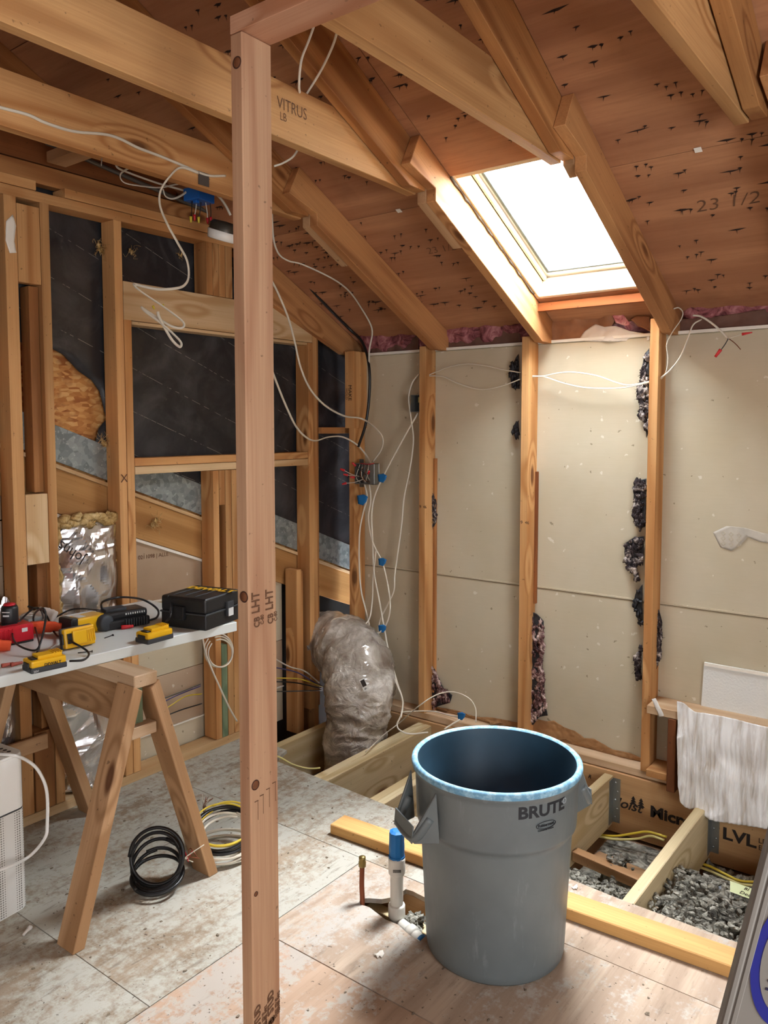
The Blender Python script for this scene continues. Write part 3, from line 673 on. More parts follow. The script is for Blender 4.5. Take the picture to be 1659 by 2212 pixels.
for y, z in ((1.251, .128), (1.294, .138)):
    stamp('STUD', y, z + .026, .028, -.45, .02); stamp('B', y, z, .026, -.3, .05); stamp('@', y, z - .004, .022, -.3, .03); stamp('S-DRY  KD 29', y + .012, z + .004, .010, -.4); stamp('HEM-FIR  0412', y + .021, z + .010, .011, -.4, .04)
for i, y in enumerate((1.247, 1.264, 1.284, 1.304)):
    bx('ink_tick', post, -1.3235, -1.323, y - 0.006, y + 0.006, 0.70 + i * 0.008, 0.702 + i * 0.008, INKF, 0); bx('ink_tick', post, -1.3235, -1.323, y + 0.004, y + 0.0048, 0.655 + i * 0.008, 0.70 + i * 0.008, INKF, 0)
KNOT, KRING = plain('knot_wood', '#7a4a2c', .7, var=.3, vs=60), plain('knot_ring', '#3f2215', .8)
for px, py, face, r in ((512, 135, 'y', .013), (543, 1700, 'x', .012), (553, 1931, 'x', .006), (530, 1290, 'y', .013)):
    c_ = at(px, py, face, 1.2298 if face == 'y' else -1.3238); M_ = frame(c_, (0, 0, 1), (0, -1, 0) if face == 'y' else (1, 0, 0))
    if face == 'x' and c_.y < 1.232 + r: c_.y = 1.2325 + r; M_.translation = c_
    if face == 'y' and px == 530: c_.x = -1.3255 - r; M_.translation = c_
    kd_ = lathe('knot', post, M_, [(0, .0006), (r * .8, .0005), (r * .85, 0)], KNOT, 24); lathe('knot_ring', kd_, M_, [(r * .80, .0004), (r * .86, .0009), (r, .0008), (r * 1.02, 0)], KRING, 24)
tag(bx('post_head_plate', None, -1.362, 1.45, 1.23, 1.319, 2.419, 2.458, wood('pinkish_fir_plate', '#c99a7c', '#a8704f', rings=14, dirt=0.03, var=0.02, knots=0.5)), 'new pinkish plank lying flat on top of the foreground post', 'top plate')

# =================================================================== FLOOR FRAMING
lvl = bx('laminated_beam', None, -2.94, 1.5, YD, YD + 0.044, -0.285, -0.004, LVLM, 0.002)
tag(lvl, 'deep laminated veneer beam under the back wall, printed with black letters', 'beam')
def lt(s, px, py, h, bold=0.02, shear=0.0, sx=1.0, mat=INK, dz=0):
    p = at(px, py, 'y', YD - 0.0005); text(s, 'printed_text', lvl, p, (1, 0, dz), (0, 0, 1), h, mat, 0.0002, bold, sx, shear=shear)
lt('Joist', 1330, 1740, 0.062, 0.015, 0.35, 1.1); lt('Micro', 1404, 1762, 0.068, 0.04, 0, 1.15); lt('LVL', 1560, 1810, 0.070, 0.03, 0, 1.2); lt('®', 1533, 1793, 0.055, 0.0)
lt('LB', 1638, 1820, 0.03, 0.0); lt('ES', 1638, 1835, 0.03, 0.0); lt('R', 1270, 1680, 0.025, 0.02, 0.3)
for dx in (0, 0.035):
    p = at(1368, 1738, 'y', YD - 0.001) + V((dx, 0, 0))
    for k in range(3): prism('printed_tree', lvl, [p + V((-.018 + k * .004, 0, k * .012)), p + V((.018 - k * .004, 0, k * .012)), p + V((0, 0, .016 + k * .012))], (0, -0.0004, 0), INK)
def hanger(par, x1, z0=-0.235):
    hf_ = bx('hanger_flange', par, x1 + 0.0, x1 + 0.034, YD - 0.003, YD - 0.001, z0, -0.03, STEEL, 0)
    bx('hanger_side', par, x1, x1 + 0.002, YD - 0.05, YD - 0.003, z0, -0.03, STEEL, 0)
    for k in range(5):
        lathe('nail_head', hf_, frame((x1 + 0.012 + 0.01 * (k % 2), YD - 0.0035, -0.05 - k * 0.04), (1, 0, 0), (0, -1, 0)), [(0.0005, 0.003), (0.003, 0.0025), (0.0045, 0)], STEEL, 10)
J = [('floor_joist', -2.805, -2.762, 'pale floor joist against the left wall beside the silver duct'), ('floor_joist', -2.40, -2.358, 'pale floor joist right of the silver duct, left ply of a doubled pair'),
     ('floor_joist', -2.356, -2.315, 'pale floor joist right of the silver duct, right ply of a doubled pair'), ('floor_joist', -2.06, -2.02, 'short pale floor joist left of the rubbish bin, left ply of a pair'),
     ('floor_joist', -2.018, -1.98, 'short pale floor joist left of the rubbish bin, right ply of a pair'), ('floor_joist', -1.68, -1.64, 'pale floor joist hidden behind the rubbish bin'),
     ('floor_joist', -1.36, -1.318, 'pale floor joist with metal hanger just right of the rubbish bin'), ('floor_joist', -0.93, -0.888, 'pale floor joist with metal hanger under the hanging plastic sheet'),
     ('floor_joist', -0.50, -0.458, 'pale floor joist at the far right behind the ladder')]
for nm, x0, x1, lab in J:
    e = thing(nm, (x0, 2.3, -0.25), lab, 'joist')
    bx('joist_timber', e, x0, x1, 2.2, YD - 0.0035, -0.25, -0.017 if x0 > -2.9 else 0, JOIST, 0.003)
    if x0 > -1.5: hanger(e, x1)
sill = thing('floor_plate', (-1.2, 2.3, 0), 'golden timber length nailed flat to the floor, passing behind the rubbish bin', 'timber')
board('plate_timber', sill, (-1.975, 2.287, 0.0205), (-0.50, 2.367, 0.0205), 0.092, 0.04, (0, 0, 1), PLATE, 0.003)
# blown-in grey insulation and rubbish in the two open bays
def cell(x0, x1, y0, y1, hf, label):
    nx, ny = int((x1 - x0) / 0.006), int((y1 - y0) / 0.006); VS, FS = [], []
    for i in range(nx + 1):
        for j in range(ny + 1):
            x = x0 + (x1 - x0) * i / nx; y = y0 + (y1 - y0) * j / ny
            n = noise.turbulence(V((x, y, 0)) * 14, 4, False) * 0.05 + abs(noise.noise(V((x, y, 3)) * 60)) * 0.018
            VS.append((x + noise.noise(V((x, y, 9)) * 70) * 0.006, y + noise.noise(V((x, y, 5)) * 70) * 0.006, -0.298 + hf(x, y) + (n if hf(x, y) > 0.004 else 0)))
    for i in range(nx):
        for j in range(ny): a = i * (ny + 1) + j; FS.append((a, a + ny + 1, a + ny + 2, a + 1))
    its = []
    for i in range(900):
        x, y = R.uniform(x0, x1), R.uniform(y0, y1); h = hf(x, y)
        if h < 0.02: continue
        s = R.uniform(0.004, 0.012); its.append(((x, y, -0.298 + h + 0.03 + R.uniform(0, .012)), (s * R.uniform(.7, 1.6), s, s * .8)))
    a, b = lumps(its, 1, 0.6, 3); k = len(VS); VS += a; FS += [[q + k for q in f] for f in b]
    tag(mk('loose_insulation', VS, FS, CELLU, None, Matrix.Translation((x0, y0, -.3))), label, 'insulation', kind='stuff')
sm = lambda t: max(0, min(1, t)) ** 2 * (3 - 2 * max(0, min(1, t)))
cell(-1.316, -0.932, 2.45, 3.44, lambda x, y: 0.155 * sm((3.08 - y) / 0.45) * (1 - 0.3 * sm((y - 2.9) / .2)) + 0.09 * sm((0.1 - math.hypot(x + 1.14, y - 3.05)) / 0.07), 'fluffy grey loose insulation in the open floor bay nearest the bin')
cell(-0.886, -0.50, 2.45, 3.44, lambda x, y: 0.165 * sm((3.28 - y) / 0.35) + 0.012, 'fluffy grey loose insulation in the open floor bay beside the ladder')
cell(-1.64, -1.362, 2.45, 3.44, lambda x, y: 0.10 * sm((3.1 - y) / 0.4), 'grey loose insulation in the floor bay behind the bin')
tag(board('scrap_timber', None, (-1.31, 3.02, -0.20), (-1.02, 2.98, -0.20), 0.045, 0.04, (0, 0, 1), SAW), 'short scrap of timber lying in the bay nearest the bin', 'timber scrap')
tag(board('lath_strip', None, (-1.30, 3.22, -0.285), (-0.94, 3.16, -0.275), 0.05, 0.012, (0, 0, 1), SAW), 'flat lath strip at the bottom of the bay nearest the bin', 'lath')
tag(board('lath_strip', None, (-1.0, 3.1, -0.25), (-0.955, 3.40, -0.25), 0.03, 0.03, (0, 0, 1), STUD), 'thin batten lying against the joist under the plastic sheet', 'lath')
tag(sheet('paper_scrap', None, [at(x, y, 'z', -0.12) for x, y in ((1545, 1935), (1568, 1942), (1575, 1962), (1558, 1957))], (0, 0, 1), WHT, 0.01, 30, 0.001, 2), 'white torn paper scrap on the grey insulation', 'paper scrap')
tag(sheet('torn_label', None, [at(x, y, 'z', -0.14) for x, y in ((1535, 1918), (1575, 1905), (1580, 1915), (1540, 1930))], (0, 0, 1), plain('bluish_film', '#aab6c4', 0.3), 0.008, 30, 0.001, 2), 'bluish plastic film scrap on the grey insulation', 'film scrap')
n0, n1, n2, n3 = at(1577, 1903, 'y', 2.94), at(1640, 1925, 'y', 2.94), at(1636, 1948, 'y', 2.89), at(1577, 1926, 'y', 2.89)
note = mk('paper_note', [n0, n1, n2, n3] + [p + V((0, 0.001, 0)) for p in (n0, n1, n2, n3)], [(0, 1, 2, 3), (7, 6, 5, 4), (0, 4, 5, 1), (1, 5, 6, 2), (2, 6, 7, 3), (3, 7, 4, 0)], plain('pale_green_paper', '#cfd8a8', 0.8), None)
tag(note, 'pale yellow-green note with handwriting on the insulation beside the ladder', 'note')
d = (n1 - n0).normalized()
text('BI', 'handwriting', note, n3.lerp(n0, 0.66) + d * 0.045 - V((0, .002, 0)), d, n0 - n3, 0.02, INK, 0.0002, shear=0.2)
text('Dead?', 'handwriting', note, n3.lerp(n0, 0.16) + d * 0.03 - V((0, .002, 0)), d, n0 - n3, 0.022, INK, 0.0002, shear=0.2)

# =================================================================== RUBBISH BIN
def binmat():
    t = NT('grey_polyethylene'); p = t.obj(rand=False)
    n = t.noise(p, 5, 4); col = t.mix(t.step(n, .4, .7), hexc('#6d7678'), hexc('#626b6e'))
    f = t.noise(t.n('ShaderNodeMapping', Vector=p, Scale=(14, 14, 3)).outputs[0], 2, 5, .7)
    col = t.mix(t.math('MULTIPLY', t.step(f, .6, .75), .25), col, hexc('#a9b0b2'))
    t.bump(t.noise(p, 90, 3), 0.06, 0.001); return t.done(col, t.ramp(f, [(0.3, (.34, .34, .34)), (.7, (.5, .5, .5))]))
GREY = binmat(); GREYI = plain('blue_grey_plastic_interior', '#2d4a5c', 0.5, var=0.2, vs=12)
t_ = NT('dusty_highlit_rim'); p_ = t_.obj(rand=False); RIM = t_.done(t_.mix(t_.step(t_.noise(p_, 40, 5, .7), .45, .6), hexc('#6a9dbd'), hexc('#9cc6da')), 0.6)  # pale blue mixes bluish dust with a painted sky highlight
bc = V((-1.15, 2.062, 0)); BM = Matrix.Translation(bc)
can = thing('rubbish_bin', bc, 'large round grey plastic rubbish bin standing on the plywood floor', 'bin')
lathe('bin_body', can, BM, [(0.0, .012), (0.188, .010), (0.198, .0), (0.206, .008), (0.2085, .03), (0.226, .38), (0.2275, .395), (0.2375, .40), (0.2385, .41), (0.2425, .535), (0.2435, .545), (0.250, .552), (0.252, .560)], GREY, 96)
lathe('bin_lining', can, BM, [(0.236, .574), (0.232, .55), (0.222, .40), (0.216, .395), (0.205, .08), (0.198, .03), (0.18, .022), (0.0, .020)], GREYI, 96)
lathe('rim', can, BM, [(0.252, .560), (0.2545, .567), (0.2530, .575), (0.2465, .580), (0.240, .579), (0.236, .574)], RIM, 96)
for az in (math.radians(60), math.radians(240)):
    c, s = math.cos(az), math.sin(az); rd = V((c, s, 0)); td = V((-s, c, 0))
    h = [bc + rd * r + td * t + V((0, 0, z)) for t, r, z in ((-.075, .255, .47), (-.062, .290, .418), (-.03, .297, .405), (.03, .297, .405), (.062, .290, .418), (.075, .255, .47))]
    hd = tube('handle', can, h, 0.015, GREY, 10, 6, 0.8)
    for sg in (-1, 1):
        q = [bc + rd * .243 + td * sg * .088 + V((0, 0, .545)), bc + rd * .304 + td * sg * .064 + V((0, 0, .425)), bc + rd * .300 + td * sg * .062 + V((0, 0, .398)), bc + rd * .232 + td * sg * .088 + V((0, 0, .398))]
        prism('handle_web', hd, q, td * -sg * 0.010, GREY, bev=0.002)
    prism('grip_lip', hd, [bc + rd * .300 + td * -.062 + V((0, 0, .45)), bc + rd * .304 + td * -.062 + V((0, 0, .40)), bc + rd * .304 + td * .062 + V((0, 0, .40)), bc + rd * .300 + td * .062 + V((0, 0, .45))], rd * .004, GREY, bev=.001)
def bend_to(r0, az0, zb, slope=0.0):
    def f(co):
        z = zb + co.y; r = r0 + slope * co.y + co.z + 0.0008; a = az0 + co.x / r0; return V((r * math.cos(a), r * math.sin(a), z))
    return f
def ctext(s, nm, par, size, az, z, r, mat, bold=0.02, sx=1.0):
    cu = bpy.data.curves.new(nm, 'FONT'); cu.body = s; cu.size = size; cu.offset = bold * size; cu.extrude = 0.0004; cu.align_x = 'CENTER'; cu.resolution_u = 3
    t = bpy.data.objects.new('tmp', cu); COL.objects.link(t); bpy.context.view_layer.update()
    me = bpy.data.meshes.new_from_object(t); bpy.data.objects.remove(t); me.materials.clear(); me.materials.append(mat); me.name = nm
    bm = bmesh.new(); bm.from_mesh(me); bmesh.ops.triangulate(bm, faces=bm.faces); bmesh.ops.subdivide_edges(bm, edges=[e for e in bm.edges if e.calc_length() > .01], cuts=2, use_grid_fill=True); bm.to_mesh(me); bm.free()
    for v in me.vertices:
        a = az + v.co.x * sx / r; rr = r + 0.03 * v.co.y + v.co.z + 0.0011; v.co = V((rr * math.cos(a), rr * math.sin(a), z + v.co.y))
    return reg(bpy.data.objects.new(nm, me), BM, par)
BP = plain('bin_print', '#20242a', 0.6)
ctext('BRUTE', 'printed_name', can, 0.047, math.radians(-28), 0.505, 0.2405, BP, 0.035, 1.12)
ctext('®', 'printed_mark', can, 0.022, math.radians(-10), 0.52, 0.2425, plain('faint_print', '#a9b3b8', .6))
ctext('Rubbermaid', 'printed_badge', can, 0.011, math.radians(-26), 0.474, 0.2405, BP, 0.02)
ctext('Commercial Products', 'printed_badge', can, 0.006, math.radians(-26), 0.462, 0.2400, BP, 0.02)
L = [bc + V((math.cos(a0) * .2425, math.sin(a0) * .2425, z)) for a0, z in [(math.radians(-26) + .135 * math.cos(q), .4775 + .0105 * math.sin(q)) for q in [i * PI / 12 for i in range(25)]]]
vs, fs = tubedata(L, 0.0011, 4); mk('printed_badge', vs, fs, BP, can)

# =================================================================== PIPES IN THE FLOOR
pb = V((-1.475, 2.0, 0)); PM = Matrix.Translation(pb)
pv = thing('drain_pipe', pb, 'white plastic waste pipe with its top wrapped in blue tape', 'pipe')
lathe('pipe', pv, PM, [(0.021, -0.2), (0.021, 0.20)], PVC, 32)
lathe('coupling', pv, PM, [(0.021, -.02), (0.0265, -.018), (0.0275, -.012), (0.0275, .022), (0.0255, .026), (0.021, .027)], PVC, 32)
lathe('coupling', pv, PM, [(0.021, 0.128), (0.026, 0.13), (0.0272, 0.135), (0.0272, 0.178), (0.0262, 0.183), (0.021, 0.184)], PVC, 32)
def tapenz(q, p, t, a): return q + (q - p) * (0.10 * noise.noise(q * 55) + (0.06 if int(a * 3) % 2 else 0))
vs, fs = tubedata([pb + V((0, 0, z)) for z in (0.182, .2, .22, .24, .255, .268, .272)], 0.0235, 20, 1.0, lambda t: 1.0 if t < .9 else 0.55, tapenz)
mk('tape_wrap', vs, fs, BLUET, pv)
for k in range(9):
    a = k * 2 * PI / 9; u = V((math.cos(a), math.sin(a), 0)); v = V((-math.sin(a), math.cos(a), 0))
    prism('tape_fold', pv, [pb + u * .0245 + v * .009 + V((0, 0, .19)), pb + u * .0245 - v * .009 + V((0, 0, .19)), pb + u * .0245 + V((0, 0, .168 + R.uniform(0, .012)))], u * .0012, BLUET)
ca = math.atan2(-2.0, 1.475); cd_ = V((math.cos(ca), math.sin(ca), 0)); ct = V((-math.sin(ca), math.cos(ca), 0))
for k in range(12): o0 = pb + cd_ * 0.0278 + ct * (-.012 + k * .0022) + V((0, 0, .146)); bx('barcode_line', pv, o0.x, o0.x + .0012, o0.y, o0.y + .0005, o0.z, o0.z + .010, INK, 0)
cp = thing('copper_stub', (-1.60, 1.975, 0), 'short copper water pipe with brass cap rising beside the taped pipe', 'pipe')
tube('pipe', cp, [(-1.592, 1.965, -.05), (-1.592, 1.968, .01), (-1.600, 1.975, .06), (-1.606, 1.985, .12)], 0.0085, COPPER, 12)
lathe('cap', cp, Matrix.Translation((-1.606, 1.985, .112)), [(.0085, 0), (.0125, .002), (.0125, .018), (.010, .022), (.0115, .026), (.0115, .034), (.006, .037), (0, .037)], BRASS, 16)
hp = thing('branch_pipe', (-1.40, 1.98, -.03), 'white plastic pipe lying in the floor hole with a blue tape band', 'pipe')
tube('pipe', hp, [(-1.45, 1.99, -.03), (-1.38, 1.965, -.025), (-1.27, 1.93, -.03)], 0.020, PVC, 16)
tube('coupling', hp, [(-1.405, 1.975, -.027), (-1.375, 1.964, -.025)], 0.025, PVC, 16, 2); tube('tape_band', hp, [(-1.35, 1.957, -.026), (-1.325, 1.95, -.027)], 0.0215, BLUET, 16, 2)
VS, FS = lumps([((-1.43 + R.uniform(-.03, .03), 2.035 + R.uniform(-.03, .03), R.uniform(-.06, -.015)), (.012, .012, .009)) for _ in range(26)], 2, .5)
tag(mk('mortar_crumbs', VS, FS, CELLU, None), 'grey crumbly filler packed behind the white pipe in the floor hole', 'filler', kind='stuff')

# =================================================================== SAWHORSE + TABLE TOP
sh = thing('sawhorse', (-2.5, 1.52, 0), 'brown timber sawhorse holding up the white table top', 'sawhorse')
bx('top_rail', sh, -2.92, -2.115, 1.478, 1.566, 0.742, 0.783, SAWP, 0.003); bx('beam', sh, -2.90, -2.20, 1.503, 1.541, 0.60, 0.741, SAW, 0.002)
bx('beam', sh, -2.20, -2.16, 1.507, 1.541, 0.61, 0.741, GREENW, 0.002)
bx('cross_block', sh, -2.17, -2.13, 1.475, 1.57, 0.575, 0.612, SAWP, 0.002)
for x in (-2.155, -2.875):
    for y0, y1 in ((1.262, 1.490), (1.782, 1.554)):
        A, B = V((x, y0, 0)), V((x, y1, 0.742)); M = frame((A + B) / 2, B - A, (1, 0, 0)); Ln = (B - A).length / 2; k = (y1 - y0) / 0.742 * 0.019
        vs = [(sx * (Ln + (k * sy if True else 0) * (1 if sx > 0 else 1)), sy * 0.019, sz * 0.0445) for sx in (-1, 1) for sy in (-1, 1) for sz in (-1, 1)]
        mk('leg', vs, BF, SAW, sh, M, world=False, bev=0.002)
    bx('gusset', sh, x - 0.060, x - 0.046, 1.40, 1.64, 0.30, 0.36, SAW) if x < -2.5 else None
sh2 = thing('sawhorse', (-2.5, 0.55, 0), 'second timber sawhorse at the left edge, only one leg in view', 'sawhorse')
bx('top_rail', sh2, -2.92, -2.20, 0.60, 0.69, 0.742, 0.783, SAW)
for x in (-2.24, -2.875):
    for y0, y1 in ((0.40, 0.60), (0.92, 0.68)): board('leg', sh2, (x, y0, 0.01), (x, y1, 0.735), 0.038, 0.089, (1, 0, 0), SAW)
TZ = 0.820
c0, c1, c2 = at(512, 1343, 'z', TZ), at(325, 1296, 'z', TZ), at(0, 1480, 'z', TZ)
eu = (c1 - c0).normalized(); ev = (c2 - c0); ev = (ev - eu * ev.dot(eu)).normalized(); c3 = c0 + eu * 0.60 + ev * 1.5; c4 = c0 + ev * 1.5; c1 = c0 + eu * 0.60
tag(prism('table_top', None, [c0 - V((0, 0, .036)), c1 - V((0, 0, .036)), c3 - V((0, 0, .036)), c4 - V((0, 0, .036))], (0, 0, .036), TABLE, bev=0.002), 'long white laminate board laid over sawhorses as a tool bench', 'table top')
T = lambda x, y, z=TZ: at(x, y, 'z', z)
def base(px0, px1, py0, py1, z=TZ):
    a, b = T(px0, py0, z), T(px1, py1, z); return a, b
def yaw(M0, v): return frame(M0, v, (0, 0, 1))
# black tool case
a, b = T(350, 1352), T(443, 1364); c = T(497, 1333); xd = (b - a).normalized(); yd = V((-xd.y, xd.x, 0)); W = (b - a).length; D = 0.215
MC = frame((a + b) / 2 + yd * D / 2, xd, (0, 0, 1)); case = thing('tool_case', MC.translation, 'black plastic power tool case with yellow lettering on the lid', 'tool case', M=MC)
rbox('case_base', case, MC, W + .008, D, .058, BLK, .008, 3); rbox('case_lid', case, MC, W + .008, D, .058, BLK, .012, 3, (0, 0, .060))
rbox('seam_band', case, MC, W + .014, D + .006, .006, BLK2, .001, 1, (0, 0, .055)); rbox('handle', case, MC, .05, .018, .05, BLK, .005, 2, (-.01, -D / 2 - .008, .035))
rbox('latch', case, MC, .012, .04, .055, BLK2, .003, 2, (W / 2 + .008, .035, .03)); rbox('sticker', case, MC, .002, .03, .030, WINK, 0, 1, (W / 2 + .014, .035, .03))
for k in range(3): rbox('lid_rib', case, MC, .004, D * .8, .003, BLK2, .001, 1, (-.06 + k * .05, 0, .117))
text('DEWALT', 'printed_name', case, MC @ V((-.092, 0.028, .1195)), MC.to_3x3() @ V((1, 0, 0)), MC.to_3x3() @ V((0, 1, 0)), 0.053, YINK, 0.0003, 0.035, 1.0)
# yellow batteries
def battery(px, py, ang, label, word=None, up=False, z=TZ):
    p = T(px, py, z); M = Matrix.Translation(p) @ Matrix.Rotation(ang, 4, 'Z')
    if up: M = M @ Matrix.Translation((0, 0, .0)) @ Matrix.Rotation(math.radians(80), 4, 'X') @ Matrix.Translation((0, .036, -.02))
    e = thing('battery_pack', p, label, 'battery', 'yellow tool batteries on the white bench', M=M)
    rbox('case_bottom', e, M, .112, .070, .018, BLK2, .005, 2); rbox('case_top', e, M, .108, .066, .022, YEL, .006, 2, (0, 0, .016))
    rbox('slide_block', e, M, .075, .046, .012, YEL, .003, 2, (.008, 0, .037)); rbox('terminal_slot', e, M, .018, .034, .006, BLK, .001, 1, (-.036, 0, .036))
    for k in range(4): rbox('rib', e, M, .004, .040, .004, YEL, .001, 1, (.022 + k * .008, 0, .048))
    rbox('release_button', e, M, .008, .036, .016, BLK, .002, 2, (-.055, 0, .014))
    if word:
        r = M.to_3x3(); text(word, 'printed_name', e, M @ V((-.016, -.034, .0175)), r @ V((1, 0, 0)), r @ V((0, 0, 1)), 0.013, INK, 0.0003, 0.02)
        text('20V', 'printed_mark', e, M @ V((-.05, -.0355, .004)), r @ V((1, 0, 0)), r @ V((0, 0, 1)), 0.010, WINK, 0.0003)
    return e
dirv = math.atan2(-ev.y, -ev.x)
battery(97, 1444, dirv - 0.05, 'yellow and black battery pack nearest the camera at the front edge of the bench', 'DEWALT')
battery(334, 1383, dirv + 0.10, 'yellow battery pack lying alone in front of the black case', None)
battery(170, 1398, dirv + 0.0, 'yellow battery standing on its side, label facing out', None, up=True)
# multi-tool lying behind
p = T(205, 1365); MT = Matrix.Translation(p) @ Matrix.Rotation(dirv + .15, 4, 'Z'); mt = thing('power_tool', p, 'yellow and black cordless power tool lying on its side in the middle of the bench', 'power tool', M=MT)
rbox('tool_housing', mt, MT, .135, .075, .062, YEL, .012, 3, (-.02, .03, 0)); rbox('tool_sleeve', mt, MT, .03, .08, .068, BLK, .010, 3, (-.088, .03, 0))
rbox('rubber_grip', mt, MT, .10, .062, .055, BLK2, .014, 3, (.055, .005, 0)); rbox('data_plate', mt, MT, .03, .04, .001, WINK, 0, 1, (-.045, .03, .0625))
lathe('motor_vent', mt, MT @ Matrix.Translation((.03, -.02, .03)) @ Matrix.Rotation(PI / 2, 4, 'X'), [(.03, -.012), (.03, .01), (.024, .015), (0, .015)], BLK2, 24)
# black charger
p = T(268, 1352); MG = Matrix.Translation(p) @ Matrix.Rotation(dirv - .12, 4, 'Z'); ch = thing('battery_charger', p, 'black battery charger with ribbed vents behind the yellow tools', 'charger', M=MG)
rbox('charger_base', ch, MG, .175, .115, .034, BLK, .008, 2, (0, .02, 0)); rbox('charger_top', ch, MG, .165, .095, .030, BLK, .010, 2, (0, .02, .032)); rbox('charger_rail', ch, MG, .08, .05, .012, BLK2, .003, 2, (-.03, .02, .06))
for k in range(9): rbox('vent_fin', ch, MG, .005, .012, .030, BLK2, .001, 1, (-.01 + k * .010, -.040, .004))
for k in range(9): rbox('terminal_rib', ch, MG, .004, .003, .007, WINK, .0005, 1, (-.005 + k * .009, -.031, .048))
# red charger on the left
p = T(18, 1388); MR = Matrix.Translation(p) @ Matrix.Rotation(dirv, 4, 'Z'); rc = thing('red_charger', p, 'red ribbed battery charger at the left end of the bench', 'charger', M=MR)
rbox('charger_body', rc, MR, .16, .10, .062, RED, .012, 3, (-.01, .0, .004)); rbox('charger_foot', rc, MR, .155, .095, .008, BLK, .002, 1, (-.01, 0, 0))
for k in range(6): rbox('rib', rc, MR, .006, .006, .05, RED, .002, 1, (-.075 + k * .014, -.052, .008))
rbox('badge', rc, MR, .02, .002, .014, WINK, .001, 1, (.035, -.051, .04)); rbox('dark_slot', rc, MR, .05, .04, .002, BLK, 0, 1, (.0, .0, .066))
p = MR @ V((.01, .005, .068)); rb = thing('round_battery', p, 'small black battery with red top standing on the red charger', 'battery', M=Matrix.Translation(p))
lathe('battery_case', rb, WM[rb], [(0, 0), (.026, .0), (.028, .004), (.028, .052), (.024, .060), (0, .060)], BLK, 28); lathe('battery_cap', rb, WM[rb], [(.0, .061), (.020, .061), (.021, .064), (.018, .068), (0, .069)], RED, 24)
rbox('white_mark', rb, WM[rb] @ Matrix.Rotation(YAW, 4, 'Z'), .020, .003, .006, WINK, 0, 1, (0, -.0275, .026)); rbox('white_mark', rb, WM[rb] @ Matrix.Rotation(YAW, 4, 'Z'), .026, .002, .003, WINK, 0, 1, (0, -.0275, .040))
# gloves: palm and fingers, lying limp
def glove(o, dr, lab, cm, fm, s=1.0, lift=0.0):
    e = thing('work_glove', o, lab, 'glove', 'knitted work gloves on the bench'); o = V(o); d = V((math.cos(dr), math.sin(dr), 0)); n = V((-d.y, d.x, 0))
    wob = lambda q, p, t, a: q + (q - p) * 0.25 * noise.noise(q * 60)
    tube('palm', e, [o + V((0, 0, .016 + lift)), o + d * .05 * s + V((0, 0, .022 + lift)), o + d * .10 * s + V((0, 0, .018 + lift))], .036 * s, cm, 14, 6, .42, lambda t: .75 + .35 * t, wob)
    for k, ln in enumerate((.062, .072, .066, .05)):
        st = o + d * .095 * s + n * (-.030 + k * .020) * s + V((0, 0, .016 + lift)); bend = n * R.uniform(-.012, .012)
        tube('finger', e, [st, st + d * ln * .5 * s + bend * .5 + V((0, 0, .004)), st + d * ln * s + bend - V((0, 0, .005))], .0105 * s, fm, 10, 5, .8, None, wob)
    st = o + d * .04 * s - n * .03 * s + V((0, 0, .014 + lift)); tube('thumb', e, [st, st + d * .025 - n * .022, st + d * .06 - n * .026], .011 * s, fm, 10, 5, .8, None, wob)
    return e
glove(T(30, 1408) + V((-.02, 0, 0)), dirv + 2.75, 'orange palmed glove with whitish fingertips, nearest the bench edge', ORG, GLW)
glove(T(135, 1372), dirv + 2.5, 'orange and red glove tucked beside the red charger', ORG, ORG, 1.0, .012)
glove(T(118, 1348), dirv + 1.9, 'whitish cotton glove behind the looped black cord', GLW, GLW, .9, .01)
tag(rbox('small_tin', None, Matrix.Translation(T(80, 1346)) @ Matrix.Rotation(dirv, 4, 'Z'), .10, .07, .03, plain('grey_tin', '#8f9494', .4), .003), 'grey flat tin behind the gloves', 'tin')
tag(tube('red_crayon', None, [T(262, 1360) + V((0, 0, .008)), T(288, 1357) + V((0, 0, .008))], .009, NUT, 10, 2, .9, lambda t: 1 - .3 * t), 'red plastic wire nut lying beside the black charger', 'wire nut')
for (u, v2, l) in ((((226, 1380), (243, 1374)), 0, 'black screw lying alone in the middle of the bench'), (((168, 1412), (198, 1409)), 0, 'black screw beside the front battery, next to the cord')):
    a, b = T(*u[0]) + V((0, 0, .003)), T(*u[1]) + V((0, 0, .003)); e = thing('screw', a, l, 'screw')
    tube('shank', e, [a, b], .0017, KCAB, 6, 3); tube('head', e, [b, b + (b - a).normalized() * .003], .0042, KCAB, 8, 1)
for q, (x, y, l) in enumerate(((4, 1443, 'small red and black screwdriver tip at the left bench edge'), (24, 1441, 'red crimp connector beside the front battery'))):
    a = T(x, y) + V((0, 0, .007)); tag(tube('connector', None, [a, a + eu * -.0 + V((-ev.x, -ev.y, 0)) * .035], .007, plain('dusty_red', '#a04a3a', .6), 8, 3, 1, lambda t: 1 - .4 * t), l, 'connector')
up3 = lambda P: [at(x, y, 'z', TZ + h) for x, y, h in P]
def ptube(name, P, r, mat, label, cat='cord', **k): return tag(tube(name, None, up3(P), r, mat, 8, 8, **k), label, cat)
ptube('black_cable', [(60, 1310, .09), (95, 1322, .07), (120, 1370, .01), (150, 1384, .035), (190, 1408, .012), (182, 1425, .006), (150, 1428, .005)], .0036, KCAB, 'thin black cord curling past the upright yellow battery')
ptube('black_cable', [(95, 1340, .0), (88, 1318, .10), (70, 1316, .10), (30, 1358, .05), (35, 1390, .03), (75, 1405, .02), (90, 1380, .05), (99, 1330, .12), (90, 1314, .14), (72, 1335, .06), (85, 1390, .02), (80, 1410, .01)], .0034, KCAB, 'looped black cord standing up in front of the red charger')
